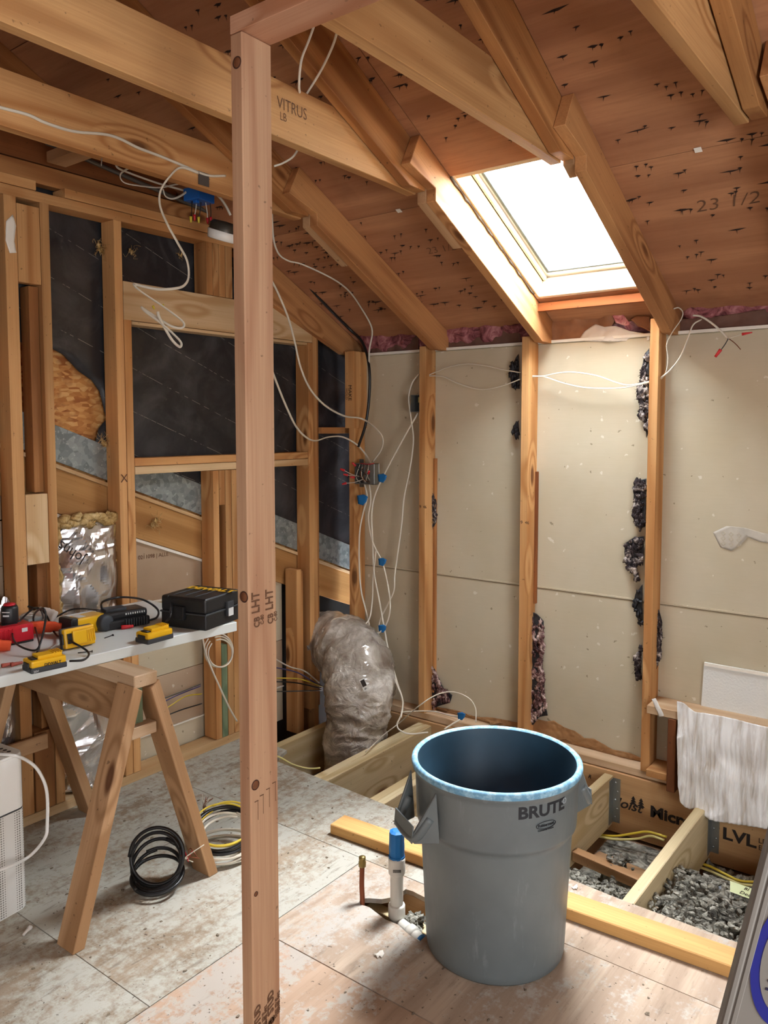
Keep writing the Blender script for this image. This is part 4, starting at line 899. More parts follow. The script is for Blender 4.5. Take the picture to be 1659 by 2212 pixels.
ptube('black_cable', [(220, 1318, .06), (222, 1300, .11), (262, 1290, .12), (310, 1296, .07), (340, 1316, .03), (338, 1334, .008), (312, 1342, .006)], .0042, KCAB, 'black cord arching over the black charger')
ptube('black_cable', [(112, 1338, .01), (150, 1318, .035), (180, 1315, .045), (215, 1318, .05), (235, 1312, .045)], .0034, KCAB, 'black cord running from the tin to the charger')
ptube('black_cable', [(362, 1287, .118), (370, 1295, .10), (368, 1330, .06), (360, 1342, .03), (357, 1350, .01)], .0046, KCAB, 'black cord with plug hanging over the front of the black case')
ptube('twine', [(110, 1400, .002), (128, 1388, .002), (140, 1378, .003)], .003, GLW, 'pale twisted strip of cloth beside the upright battery', 'strip')

# =================================================================== AIR PURIFIER
AP = Matrix.Translation((-2.57, 1.13, 0)) @ Matrix.Rotation(math.radians(6), 4, 'Z')
a = at(65, 1965, 'z', 0); AP.translation = V((a.x - .115, a.y - .20, 0))
ap = thing('air_purifier', AP.translation, 'white boxy air purifier with perforated top at the left edge of the floor', 'air purifier', M=AP)
def pur(name, z0, z1, r, mat, ins=0.0):
    prof = []
    for k in range(4):
        cx, cy = ((1, 1), (-1, 1), (-1, -1), (1, -1))[k]
        for q in range(7):
            t = k * PI / 2 + q * PI / 12; prof.append(AP @ V((cx * (.115 - r) + (r - ins) * math.cos(t), cy * (.20 - r) + (r - ins) * math.sin(t), z0)))
    return prism(name, ap, prof, (0, 0, z1 - z0), mat)
def mesh_mat():
    t = NT('fine_mesh_grille'); p = t.obj(rand=False); v = t.n('ShaderNodeTexVoronoi', Vector=t.n('ShaderNodeMapping', Vector=p, Scale=(125, 125, 125)).outputs[0], Scale=1.0, Randomness=0.0)
    m = t.step(v.outputs['Distance'], 0.30, 0.36); return t.done(t.mix(m, hexc('#77736c'), hexc('#d8d6d0')), .5)
pur('lower_grille', 0.005, 0.335, .03, mesh_mat()); pur('gap', .336, .340, .028, BLK2, .002); pur('upper_shell', .341, .512, .03, WHT); pur('base_ring', 0, .005, .03, WHT, .004)
pur('top_edge', .512, .520, .03, WHT, .002)
for i in range(-4, 5):
    for j in range(-9, 10):
        x = i * .021 + (.0105 if j % 2 else 0); y = j * .019
        if abs(x) < .092 and abs(y) < .178: lathe('top_vent', ap, AP @ Matrix.Translation((x, y, .5202)), [(.0075, 0), (.0, .0004)], BLK2, 6, False)
tag(tube('white_cable', None, [at(*q) for q in ((-20, 1628, 'z', .53), (30, 1632, 'z', .532), (62, 1645, 'y', 1.30), (85, 1668, 'y', 1.33), (101, 1710, 'y', 1.34), (102, 1780, 'y', 1.34), (97, 1810, 'y', 1.33), (68, 1846, 'y', 1.30), (30, 1868, 'x', -2.38), (-20, 1886, 'x', -2.37))], .0052, WHT, 10, 8), 'thick white cord looping round the corner of the air purifier', 'cord')
tag(tube('plaster_anchor', None, [at(50, 2020, 'z', .006), at(62, 2006, 'z', .01), at(66, 2004, 'z', .014)], .007, GLW, 7, 3, 1, lambda t: .6 + .5 * t, lambda q, p, t, a: q + V((0, 0, 1)) * .005 * noise.noise(q * 200)), 'small crumpled off-white scrap beside the air purifier foot', 'scrap')

# =================================================================== CABLE COILS
def coil(c, rad, turns, r, mat, name, par, tilt, jit, ph=0.0, flat=1.0, zr_=.01, e=1.0):
    P = []
    for i in range(int(turns * 14) + 1):
        a = ph + i * 2 * PI / 14; k = i / 14; rr = rad * (1 + jit * noise.noise(V((k * 1.3, a * .15, rad * 9))))
        q = V((rr * math.cos(a), rr * e * math.sin(a), zr_ * (k - turns / 2) + jit * rad * noise.noise(V((a * .5, k, 3)))))
        P.append(c + tilt @ q)
    return tube(name, par, P, r, mat, 8, 3, flat)
c = at(337, 1850, 'z', .10); cb = thing('cable_coil', (c.x, c.y, 0), 'thick black cable coiled upright on the floor left of the sawhorse leg', 'cable coil')
for k, (rl, th) in enumerate(((.086, 1.15), (.084, .80), (.080, .5), (.09, 1.3), (.084, .25))):
    tl = Matrix.Rotation(YAW, 3, 'Z') @ Matrix.Rotation(th, 3, 'X'); cc = V((c.x, c.y, .012 + rl * math.sin(th) + .004 * k)) + V((.006 * k, -.003 * k, 0))
    coil(cc, rl, 1.1, .0062, KCAB, 'cable_loop', cb, tl, .06, k * .9, 1.0, .004)
for k in range(6): p = V((c.x + .095, c.y + .06, .10)); tube('cable_end', cb, [p, p + V((R.uniform(-.02, .03), R.uniform(-.03, .03), R.uniform(-.01, .03))), p + V((R.uniform(-.03, .05), R.uniform(-.05, .04), R.uniform(-.02, .05)))], .0018, (COPPER, NUT, WCAB)[k % 3], 5, 5)
c = at(485, 1812, 'z', .05); cb = thing('cable_coil', (c.x, c.y, 0), 'mixed coil of black, yellow and white cable behind the sawhorse leg', 'cable coil')
I3 = Matrix.Identity(3); tq = Matrix.Rotation(YAW, 3, 'Z') @ Matrix.Rotation(.30, 3, 'X')
coil(V((c.x, c.y, .025)), .115, 4, .0045, WCAB, 'white_cable_loops', cb, I3, .14, .3, .6, .009); coil(V((c.x, c.y, .085)), .112, 3, .0060, KCAB, 'black_cable_loops', cb, tq, .12, .8, 1, .012)
coil(V((c.x, c.y, .105)), .102, 2, .0048, YCAB, 'yellow_cable_loops', cb, tq, .14, 2.2, .7, .014); coil(V((c.x, c.y, .075)), .09, 2, .0045, WCAB, 'white_cable_loops', cb, tq, .14, 1.2, .6, .012)
for k in range(9): p = at(442, 1750, 'z', .12); tube('cable_end', cb, [p + V((0, 0, -.03)), p + V((R.uniform(-.01, .01), 0, .02)), p + V((R.uniform(-.03, .03), R.uniform(-.03, .03), R.uniform(.03, .06)))], .0013, (COPPER, INKF, WCAB)[k % 3], 5, 5)

# =================================================================== SILVER DUCT
dp = [V(q) for q in ((-3.05, 3.40, .34), (-2.80, 3.33, .34), (-2.64, 3.24, .26), (-2.585, 3.17, .12), (-2.58, 3.14, -.02), (-2.58, 3.12, -.28))]
def dnz(q, p, t, a):
    r = (q - p); w = 0.035 * math.sin(t * 40 + 2.5 * noise.noise(q * 5)) + 0.05 * noise.noise(q * 7) + 0.11 * (0.4 - abs(noise.noise(V((t * 22, a * 1.1, 4))))) + 0.08 * (0.4 - abs(noise.noise(q * 18 + V((0, 0, 4))))) + .05 * (0.4 - abs(noise.noise(q * 42)))
    return q + r * w
dct = thing('insulated_duct', dp[3], 'fat insulated air duct in clear crinkled plastic bending down into the floor', 'duct')
dso = tube('duct_sleeve', dct, dp, 0.182, DUCT, 64, 24, 1.0, lambda t: .86 + .14 * math.sin(PI * min(1, t * 1.4)), dnz)
best = None
for vv in dso.data.vertices:                      # the label sits on the sleeve's surface facing the room
    q = WM[dso] @ vv.co; dd = q - CAM; z = dd.dot(FW); u, v_ = CX + F * dd.dot(RT) / z, CY - F * dd.dot(UP) / z
    if abs(u - 788) + abs(v_ - 1468) < 14 and (best is None or z < best[0]): best = (z, q, (WM[dso].to_3x3() @ vv.normal).normalized())
lp, ln = best[1] + (CAM - best[1]).normalized() * .016, (CAM - best[1]).normalized() + V((0, 0, .5))
k = frame(lp, (.45, .1, -.85), ln)
e = rbox('printed_label', dct, k, .062, .030, .001, plain('pale_label', '#c9c6be', .5), 0); 
rbox('label_print', dct, k, .034, .022, .0015, INK, 0, 1, (-.008, 0, .0003)); rr = k.to_3x3()
text('6', 'label_digit', dct, k @ V((.016, -.008, .0012)), rr @ V((1, 0, 0)), rr @ V((0, 1, 0)), .020, INK, .0003)

# =================================================================== WIRING
G1 = 'white cables sagging between the back wall studs'
cable('cable', [(-25, 222), (0, 232), (60, 248), (100, 266), (160, 284), (240, 293), (300, 320), (345, 337), (400, 360), (430, 373), (455, 380), (487, 380)], WCAB, 'white flat cable stapled along the orange ceiling tie', ax='x', v=-2.377, r=.0052)
cable('cable', [(430, 374, 'x', -2.376), (392, 362, 'x', -2.372), (368, 380, 'x', -2.38), (347, 412, 'x', -2.42), (346, 445, 'x', -2.45), (362, 485, 'x', -2.5), (384, 525, 'x', -2.52), (403, 560, 'x', -2.55), (408, 592, 'x', -2.56), (402, 612, 'x', -2.56), (385, 622, 'x', -2.56), (345, 625, 'x', -2.58), (310, 619, 'x', -2.6),
                (288, 614, 'x', -2.6), (305, 630, 'x', -2.58), (345, 657, 'x', -2.56), (380, 682, 'x', -2.54), (397, 698, 'x', -2.54), (393, 708, 'x', -2.55), (372, 705, 'x', -2.57), (345, 690, 'x', -2.6), (318, 672, 'x', -2.62), (305, 664, 'x', -2.62), (320, 678, 'x', -2.6), (350, 700, 'x', -2.58), (375, 722, 'x', -2.56), (391, 740, 'x', -2.55), (388, 749, 'x', -2.56), (372, 735, 'x', -2.58), (354, 705, 'x', -2.58), (343, 683, 'x', -2.57), (341, 673, 'x', -2.57)],
      WCAB, 'white cable dangling from the orange tie in zigzag loops before the pale header', r=.0055, flat=.5)
for (x, y), m in (((330, 660), YNUT), ((351, 657), YNUT)):
    p = at(x, y, 'x', -2.57); tag(tube('wire_nut', None, [p, p + V((.002, .006, -.014))], .005, m, 8, 2, 1, lambda t: 1 - .4 * t), 'small yellow wire nut at the %s end of the dangling cable' % ('left' if x < 340 else 'right'), 'wire nut')
cable('cable', [(690, -15, 'x', -1.5), (686, 30, 'x', -1.55), (668, 85, 'x', -1.62), (651, 130, 'x', -1.68), (646, 180, 'x', -1.74), (648, 205, 'x', -1.80), (652, 230, 'x', -1.84), (650, 300, 'x', -1.90), (636, 335, 'x', -1.94), (612, 352, 'x', -1.98), (592, 359, 'x', -2.0)], WCAB, 'white cable dropping over the broad pale tie, left of two', r=.0048)
cable('cable', [(737, -15, 'x', -1.5), (733, 40, 'x', -1.55), (722, 90, 'x', -1.62), (700, 140, 'x', -1.70), (678, 178, 'x', -1.76), (662, 204, 'x', -1.80), (655, 225, 'x', -1.84)], WCAB, 'white cable dropping over the broad pale tie, right of two', r=.0048)
cable('cable', [(588, 400, 'y', 2.5), (589, 500, 'y', 2.6), (600, 545, 'y', 2.68), (622, 563, 'y', 2.75), (655, 572, 'y', 2.82), (720, 603, 'y', 3.0), (755, 630, 'y', 3.15), (780, 665, 'y', 3.3), (800, 700, 'y', 3.4), (804, 722, 'y', 3.43), (798, 755, 'y', 3.44), (797, 790, 'y', 3.44)], WCAB, 'white cable curving under the roof sheathing down into the corner', r=.0045)
cable('black_pipe', [(590, 534, 'x', -2.87), (640, 588, 'x', -2.87), (700, 655, 'x', -2.87), (752, 708, 'x', -2.87), (783, 740, 'y', 3.46), (797, 790, 'y', 3.44), (798, 850, 'y', 3.44), (790, 915, 'y', 3.43), (774, 965, 'y', 3.43)], KCAB, 'thick black cable running along the gable rafter and down the corner', r=.008, flat=1)
cable('cable', [(578, 590, 'x', -2.55), (600, 632, 'x', -2.62), (622, 685, 'x', -2.66), (636, 735, 'x', -2.70), (650, 795, 'x', -2.72), (672, 843, 'x', -2.74), (705, 878, 'x', -2.75), (745, 899, 'x', -2.76), (780, 904, 'x', -2.76), (808, 922, 'y', 3.40), (826, 945, 'y', 3.40), (824, 970, 'y', 3.41), (805, 998, 'y', 3.43)], WCAB, 'upper of two white cables sweeping from behind the post to the junction box', r=.0052)
cable('cable', [(580, 780, 'x', -2.55), (598, 828, 'x', -2.62), (620, 882, 'x', -2.68), (640, 922, 'x', -2.72), (662, 945, 'x', -2.76), (682, 952, 'x', -2.80), (710, 944, 'x', -2.82), (740, 944, 'x', -2.82), (770, 960, 'x', -2.80), (790, 982, 'x', -2.78), (803, 1005, 'y', 3.43)], WCAB, 'lower of two white cables sweeping from behind the post to the junction box', r=.0052)
yb = 3.49
cable('cable', [(922, 812), (945, 802), (975, 791), (1010, 786), (1050, 790), (1085, 798), (1124, 805)], WCAB, 'upper white cable strung between the first and second back wall studs', ax='y', v=yb, group=G1)
cable('cable', [(922, 812), (955, 813), (985, 826), (1020, 838), (1050, 841), (1090, 832), (1124, 819)], WCAB, 'lower white cable strung between the first and second back wall studs', ax='y', v=yb, group=G1)
cable('cable', [(1146, 812), (1175, 812), (1205, 806), (1240, 804), (1290, 812), (1330, 826), (1360, 832), (1402, 824)], WCAB, 'upper white cable strung between the second and third back wall studs', ax='y', v=yb, group=G1)
cable('cable', [(1146, 814), (1175, 814), (1215, 827), (1260, 837), (1310, 839), (1350, 837), (1402, 826)], WCAB, 'lower white cable strung between the second and third back wall studs', ax='y', v=yb, group=G1)
cable('cable', [(1421, 820, 'y', 3.49), (1445, 802, 'y', 3.46), (1470, 770, 'y', 3.42), (1486, 730, 'y', 3.40), (1497, 702, 'y', 3.40), (1515, 690, 'y', 3.42)], WCAB, 'thicker white cable rising right of the third stud', r=.0052)
cable('cable', [(1424, 823, 'y', 3.50), (1438, 805, 'y', 3.48), (1443, 775, 'y', 3.46), (1440, 745, 'y', 3.45), (1452, 718, 'y', 3.45), (1470, 692, 'y', 3.46), (1475, 675, 'y', 3.46), (1466, 665, 'y', 3.46), (1455, 667, 'y', 3.46)], WCAB, 'thinner white cable curling up right of the third stud')
tail = thing('cable_tail', at(1500, 681, 'y', 3.38), 'cable tail with red wire nuts hanging in the air at the far right', 'cable')
tube('cable_sheath', tail, px_path([(1497, 681), (1515, 684), (1540, 700), (1560, 718), (1573, 732)], 'y', 3.38), .005, WCAB, 8, 8, .6)
tube('white_wire', tail, px_path([(1573, 731), (1590, 726), (1607, 721)], 'y', 3.37), .0022, WCAB, 6); tube('black_wire', tail, px_path([(1573, 732), (1566, 744), (1556, 758)], 'y', 3.37), .0022, KCAB, 6)
tube('bare_wire', tail, px_path([(1575, 732), (1588, 742), (1600, 755)], 'y', 3.37), .0018, COPPER, 6)
tube('wire_nut', tail, px_path([(1603, 722), (1625, 718)], 'y', 3.37), .0055, NUT, 10, 3, 1, lambda t: 1.1 - .7 * t); tube('wire_nut', tail, px_path([(1557, 755), (1545, 771)], 'y', 3.37), .0065, NUT, 10, 3, 1, lambda t: 1.1 - .3 * t)
cable('cable', [(905, 808, 'y', 3.50), (890, 828, 'y', 3.49), (883, 860, 'y', 3.47), (888, 905, 'y', 3.47), (893, 950, 'y', 3.47), (886, 1010, 'y', 3.47), (873, 1075, 'y', 3.47), (868, 1130, 'y', 3.47), (860, 1190, 'y', 3.47), (853, 1240, 'y', 3.46), (851, 1275, 'y', 3.45), (838, 1305, 'y', 3.44), (823, 1335, 'y', 3.42), (817, 1365, 'y', 3.40), (822, 1400, 'y', 3.38), (838, 1440, 'y', 3.34), (856, 1475, 'y', 3.28), (869, 1512, 'y', 3.22), (868, 1540, 'y', 3.15), (858, 1562, 'y', 3.08)], WCAB, 'long white cable wandering from the first stud down the corner to the duct', r=.0042)
cable('cable', [(903, 892, 'y', 3.48), (870, 950, 'y', 3.46), (830, 1025, 'y', 3.44), (810, 1070, 'y', 3.43), (803, 1110, 'y', 3.42), (805, 1170, 'y', 3.42), (808, 1235, 'y', 3.42), (818, 1290, 'y', 3.41), (828, 1345, 'y', 3.40), (838, 1400, 'y', 3.38), (848, 1440, 'y', 3.34), (858, 1475, 'y', 3.29), (870, 1515, 'y', 3.20), (866, 1550, 'y', 3.12)], WCAB, 'white cable slanting from the small box by the first stud and down the corner', r=.0046)
cable('cable', [(788, 1046, 'y', 3.42), (793, 1075, 'y', 3.42), (784, 1110, 'y', 3.42), (777, 1150, 'y', 3.42), (776, 1215, 'y', 3.42), (780, 1275, 'y', 3.42), (792, 1325, 'y', 3.41), (802, 1375, 'y', 3.40), (804, 1415, 'y', 3.39)], WCAB, 'leftmost white cable hanging below the junction box', r=.0046)
cable('cable', [(798, 1046, 'y', 3.42), (801, 1080, 'y', 3.42), (796, 1120, 'y', 3.42), (805, 1170, 'y', 3.42), (826, 1215, 'y', 3.42), (838, 1265, 'y', 3.42), (843, 1310, 'y', 3.41), (836, 1345, 'y', 3.40), (818, 1368, 'y', 3.38), (795, 1378, 'y', 3.36), (772, 1368, 'y', 3.33), (757, 1345, 'y', 3.3), (738, 1335, 'y', 3.27), (718, 1340, 'y', 3.25), (700, 1372, 'y', 3.22), (696, 1380, 'y', 3.2)], WCAB, 'white cable hanging through the taped spots and looping over the duct', r=.0042)
cable('cable', [(812, 1190, 'y', 3.42), (806, 1250, 'y', 3.42), (804, 1300, 'y', 3.41), (796, 1340, 'y', 3.38), (770, 1358, 'y', 3.33), (735, 1363, 'y', 3.28), (696, 1363, 'y', 3.2)], WCAB, 'white cable turning left over the top of the duct to the wall', r=.0042)
cable('cable', [(790, 1624, 'z', .006), (826, 1590, 'z', .008), (862, 1562, 'z', .02), (905, 1525, 'y', 3.1), (945, 1500, 'y', 3.2), (980, 1495, 'y', 3.25), (1012, 1508, 'y', 3.25), (1027, 1530, 'y', 3.25), (1028, 1560, 'y', 3.22)], WCAB, 'white cable arching over the joists just behind the bin', r=.0048)
cable('cable', [(866, 1538, 'y', 3.2), (905, 1536, 'y', 3.28), (940, 1537, 'y', 3.33), (975, 1546, 'y', 3.35), (998, 1550, 'y', 3.35), (980, 1562, 'y', 3.3), (960, 1575, 'y', 3.25)], WCAB, 'flat white cable lying over the joists with a bit of blue tape', r=.0045)
cable('cable', [(857, 1563, 'y', 3.05), (862, 1576, 'y', 3.03), (885, 1585, 'y', 3.05), (925, 1582, 'y', 3.1)], WCAB, 'short white cable loop hanging on the side of the doubled joist', r=.0036)
cable('cable', [(585, 1630, 'y', 2.60), (605, 1636, 'y', 2.62), (632, 1651, 'y', 2.64), (665, 1660, 'y', 2.68), (692, 1659, 'y', 2.72)], YPALE, 'pale cable crossing the gap between the floor edge and the duct', r=.0042)
for k, (L, m, lab) in enumerate((([(585, 1418), (625, 1440), (658, 1450), (690, 1475)], WCAB, 'white cable entering the left wall stud beside the duct, topmost'), ([(585, 1440), (640, 1452), (672, 1470), (697, 1483)], PCAB, 'purple cable entering the left wall stud beside the duct'),
    ([(585, 1465), (640, 1466), (670, 1474), (697, 1484)], YCAB, 'yellow cable entering the left wall stud beside the duct'), ([(585, 1472), (640, 1475), (697, 1488)], KCAB, 'thin black cable entering the left wall stud beside the duct'), ([(585, 1494), (640, 1493), (697, 1491)], DARKSTEEL, 'grey cable entering the left wall stud beside the duct, lowest'))):
    cable('cable', L, m, lab, ax='x', v=-2.935 + .003 * k, r=.0042)
for L, m, lab in (([(340, 1524), (380, 1503), (433, 1482)], PCAB, 'purple cable across the bay behind the sawhorse'), ([(345, 1540), (372, 1522), (402, 1504), (436, 1499)], YCAB, 'yellow cable across the bay behind the sawhorse'), ([(345, 1552), (390, 1534), (436, 1520)], KCAB, 'black cable across the bay behind the sawhorse'), ([(345, 1512), (390, 1495), (433, 1478)], DARKSTEEL, 'grey cable across the bay behind the sawhorse')):
    cable('cable', L, m, lab, ax='x', v=-3.01, r=.0045)
cb = thing('hanging_coil', at(470, 1400, 'x', -2.90), 'loops of white cable hung below the right end of the white bench', 'cable coil')
for k in range(3):
    P = []
    for i in range(15):
        a = -PI / 2 - .35 + i * (2 * PI * .93) / 14; P.append(at(472 + (31 - 2.5 * k) * math.cos(a) + k * 2, 1405 + (36 - 3 * k) * math.sin(a) + k * 3, 'x', -2.90 + .006 * k))
    tube('cable_loop', cb, P, .0042, WCAB, 8, 5, .7)
tube('cable_tail', cb, px_path([(437, 1375), (444, 1410), (455, 1440), (475, 1485), (495, 1528), (512, 1558)], 'x', -2.88), .0044, WCAB, 8, 6, .7)
G2 = 'white cable loops above the left wall plates'
cable('cable', [(250, 348), (254, 362), (275, 372), (310, 385), (345, 397), (385, 408), (410, 414)], WCAB, 'white cable emerging under the orange tie, leftmost loop', ax='x', v=-2.78, group=G2, r=.0045)
cable('cable', [(298, 358), (275, 365), (260, 378), (268, 394), (300, 401), (345, 405), (380, 398), (408, 393)], WCAB, 'white cable looped back on itself above the left wall plates', ax='x', v=-2.76, group=G2, r=.0045)
cable('cable', [(418, 398), (398, 418), (375, 429), (358, 424), (352, 408)], WCAB, 'white cable curving down to the left of the blue box', ax='x', v=-2.74, group=G2, r=.0048)
cable('cable', [(462, 415), (476, 428), (488, 445), (498, 465)], WCAB, 'white cable leaving the right side of the blue box', ax='x', v=-2.70, group=G2, r=.0055)
cable('conduit', [(100, 308), (200, 350), (320, 402), (430, 449), (500, 478)], DARKSTEEL, 'thin grey conduit running above the left wall top plates', ax='x', v=-2.99, r=.010, flat=1, n=3)
bb = at(430, 424, 'x', -2.72); bbx = thing('junction_box', bb, 'bright blue plastic junction box under the orange ceiling tie', 'junction box', M=Matrix.Translation(bb) @ Matrix.Rotation(.15, 4, 'Z')); MB_ = WM[bbx]
rbox('box_shell', bbx, MB_, .085, .10, .052, BLUEB, .004, 2, (0, 0, -.026)); rbox('nail_boss', bbx, MB_, .02, .02, .012, BLUEB, .002, 1, (.01, -.03, -.037))
for k, (x, y, m) in enumerate(((412, 471, YNUT), (420, 467, RED), (429, 472, YNUT), (448, 474, RED), (455, 472, RED))):
    p = at(x, y, 'x', -2.72); q = bb + V((-.01 + .01 * k, -.03 + .016 * k, -.024)); lw = tube('lead_wire', bbx, [q, q.lerp(p, .6) + V((.003, 0, 0)), p], .0018, WCAB if k % 2 else KCAB, 6, 4)
    tube('wire_nut', lw, [p + V((0, 0, .006)), p + V((0, .001, -.018))], .006, m, 10, 3, 1, lambda t: 1.05 - .45 * t)
mt_ = at(482, 507, 'x', -2.62); cl = thing('light_housing', mt_, 'round dark recessed lamp housing with white collar, half hidden by the post', 'lamp housing', M=Matrix.Translation(mt_) @ Matrix.Rotation(.35, 4, 'Y'))
lathe('housing', cl, WM[cl], [(.0, .055), (.05, .052), (.062, .04), (.064, .012)], plain('dark_bronze', '#4a443c', .4, .5), 32); lathe('collar', cl, WM[cl], [(.0635, .014), (.068, .012), (.062, -.022), (.058, -.024), (.056, .01)], WHT, 32)
tag(bx('nail_plate', None, -2.379, -2.377, 1.985, 2.035, 2.462, 2.51, DARKSTEEL, 0), 'small blackened metal plate on the orange tie beside the post', 'metal plate')
def tapebit(x, y, yv, s, lab, tail_=True):
    O = [(-s, -s * .8), (s * .2, -s), (s, -s * .55), (s * .75, s * .3), (s * .15, s), (-s * .8, s * .7)]
    tag(sheet('tape_flag', None, [at(x + a, y + b, 'y', yv) for a, b in O], (0, -1, 0), BLUET, .004, 60, .001, 2), lab, 'tape')
tapebit(826, 1033, 3.425, 10, 'blue tape flag on the slanting cable right of the junction box'); tapebit(783, 1080, 3.41, 12, 'blue tape flag just below the junction box')
tapebit(826, 1214, 3.405, 9, 'blue tape flag midway down the corner cables'); tapebit(826, 1358, 3.385, 9, 'blue tape flag on the cables just above the duct'); tapebit(997, 1547, 3.33, 9, 'blue tape flag on the cable behind the bin rim')
# metal boxes with wires
j0, j1 = at(770, 1000, 'y', 3.42), at(812, 1047, 'y', 3.42)
jb = thing('electrical_box', j0.lerp(j1, .5), 'open metal electrical box in the corner bristling with red wire nuts', 'electrical box')
bx('box_back', jb, j0.x, j1.x, 3.447, 3.45, j1.z, j0.z, STEEL, .0005)
bx('box_side', jb, j1.x - .03, j1.x, 3.405, 3.447, j1.z, j0.z, STEEL, .0005); bx('box_side', jb, j0.x, j0.x + .003, 3.405, 3.447, j1.z, j0.z, DARKSTEEL, 0)
bx('box_side', jb, j0.x, j1.x, 3.405, 3.447, j1.z, j1.z + .003, STEEL, 0); bx('box_side', jb, j0.x, j1.x, 3.405, 3.447, j0.z - .003, j0.z, STEEL, 0); bx('ear', jb, j0.x, j0.x + .03, 3.446, 3.448, j1.z - .02, j0.z + .02, DARKSTEEL, 0)
for k, (x0_, y0_, x1_, y1_) in enumerate(((780, 1030, 743, 1016), (785, 1032, 750, 1026), (782, 1033, 764, 1031), (785, 1035, 747, 1044), (790, 1025, 767, 1005), (790, 1040, 796, 1022))):
    a, b = at(x0_, y0_, 'y', 3.42), at(x1_, y1_, 'y', 3.37); d = (b - a).normalized()
    lw = tube('lead_wire', jb, [a, a.lerp(b, .5) + V((0, 0, .006 * (k % 3 - 1))), b], .002, (WCAB, WCAB, KCAB, WCAB, KCAB, WCAB)[k], 6, 5); tube('wire_nut', lw, [b - d * .004, b + d * .022], .0068, NUT, 10, 3, 1, lambda t: 1.05 - .4 * t)
for k in range(7):
    a = at(778 + k * 4, 1042, 'y', 3.43); tube('lead_wire', jb, [a, a + V((R.uniform(-.02, .02), -.03, R.uniform(.02, .06))), a + V((R.uniform(-.02, .03), -.02, .10))], .0018, (WCAB, KCAB, COPPER)[k % 3], 6, 5)
tube('red_wire', jb, px_path([(778, 1001), (795, 1003), (808, 1001)], 'y', 3.40), .002, RED, 6)
k0, k1 = at(887, 853, 'y', 3.46), at(905, 890, 'y', 3.46)
sb = thing('electrical_box', k0, 'small dark open electrical box fixed left of the first back wall stud', 'electrical box')
bx('box_back', sb, k0.x, k1.x, 3.52, 3.523, k1.z, k0.z, BLK, 0); bx('box_side', sb, k0.x, k0.x + .003, 3.46, 3.52, k1.z, k0.z, STEEL, 0); bx('box_side', sb, k0.x, k1.x, 3.46, 3.52, k0.z - .003, k0.z, STEEL, 0); bx('box_side', sb, k0.x, k1.x, 3.46, 3.52, k1.z, k1.z + .003, STEEL, 0)
bx('clamp', sb, k0.x + .02, k0.x + .032, 3.50, 3.51, k1.z + .05, k0.z - .01, BRASS, .001)
cable('cable', [(-1, 0)] and [(1290, 1803, 'y', 3.36), (1330, 1806, 'y', 3.36), (1370, 1800, 'y', 3.37), (1400, 1797, 'y', 3.37), (1440, 1808, 'y', 3.37)], YCAB, 'upper yellow cable at the back of the bay nearest the bin', r=.0055)
cable('cable', [(1290, 1806, 'y', 3.34), (1330, 1813, 'y', 3.34), (1375, 1812, 'y', 3.35), (1405, 1806, 'y', 3.35), (1435, 1815, 'y', 3.35)], YPALE, 'lower yellow cable at the back of the bay nearest the bin', r=.0055)
cable('cable', [(1500, 1861, 'y', 3.36), (1535, 1872, 'y', 3.36), (1570, 1890, 'y', 3.34), (1600, 1903, 'y', 3.32), (1650, 1906, 'y', 3.31)], YCAB, 'upper yellow cable in the bay beside the ladder', r=.0055)
cable('cable', [(1498, 1868, 'y', 3.34), (1535, 1882, 'y', 3.33), (1575, 1900, 'y', 3.31), (1605, 1911, 'y', 3.3), (1650, 1914, 'y', 3.29)], YPALE, 'lower yellow cable in the bay beside the ladder', r=.0055)

# =================================================================== INSULATION
def foilbatt(name, label, y0, y1, z0, z1, xf, seed, topwool=True):
    e = thing(name, (xf, (y0 + y1) / 2, z0), label, 'insulation'); ny, nz = 30, 60; VS, FS = [], []
    for i in range(ny + 1):
        for j in range(nz + 1):
            u, v = i / ny, j / nz; y = y0 + (y1 - y0) * u; z = z0 + (z1 - z0) * v
            b = math.sin(PI * u) ** .5 * .035 * (1 - v ** 8); q = V((seed, y * 5.5, z * 5.5))
            q2 = q + V((0, .5 * noise.noise(q * .8), .5 * noise.noise(q * .8 + V((7, 7, 7))))); d1 = noise.voronoi(q2 * .9)[0]; d2 = noise.voronoi(q2 * 2.1 + V((4, 4, 4)))[0]
            cr = min(d1[1] - d1[0], .6) * .045 + min(d2[1] - d2[0], .6) * .020 + noise.noise(q * .6) * .02
            VS.append((xf + b - cr, y + noise.noise(q * 1.5) * .008, z + noise.noise(q * 1.2 + V((3, 3, 3))) * .010 + (.03 * noise.noise(V((seed, u * 5, 0))) if j == nz else 0)))
    for i in range(ny):
        for j in range(nz): a = i * (nz + 1) + j; FS.append((a, a + nz + 1, a + nz + 2, a + 1))
    o = mk('foil_facing', VS, FS, FOIL, e, smooth=False); o.modifiers.new('s', 'SOLIDIFY').thickness = .002
    if topwool:
        its = [((xf - .01 + R.uniform(-.02, .012), R.uniform(y0, y1), z1 + R.uniform(-.015, .025)), (.015, .025, .016)) for _ in range(34)] + [((xf - .01 + R.uniform(-.02, .01), y0 + .006, R.uniform(z0 + .25 * (z1 - z0), z1)), (.012, .012, .03)) for _ in range(16)] + [((xf - .02, y1 - .004, R.uniform(z1 - .25, z1)), (.012, .010, .03)) for _ in range(12)]
        a, b = lumps(its, 2, .5, 3); o = mk('wool_fill', a, b, YWOOL, e, smooth=True); o['kind'] = 'stuff'
    return e
fb = foilbatt('foil_batt', 'crinkled silver foil insulation batt between the studs, above the bench', 1.738, 2.012, .50, 1.17, -2.985, 3.1)
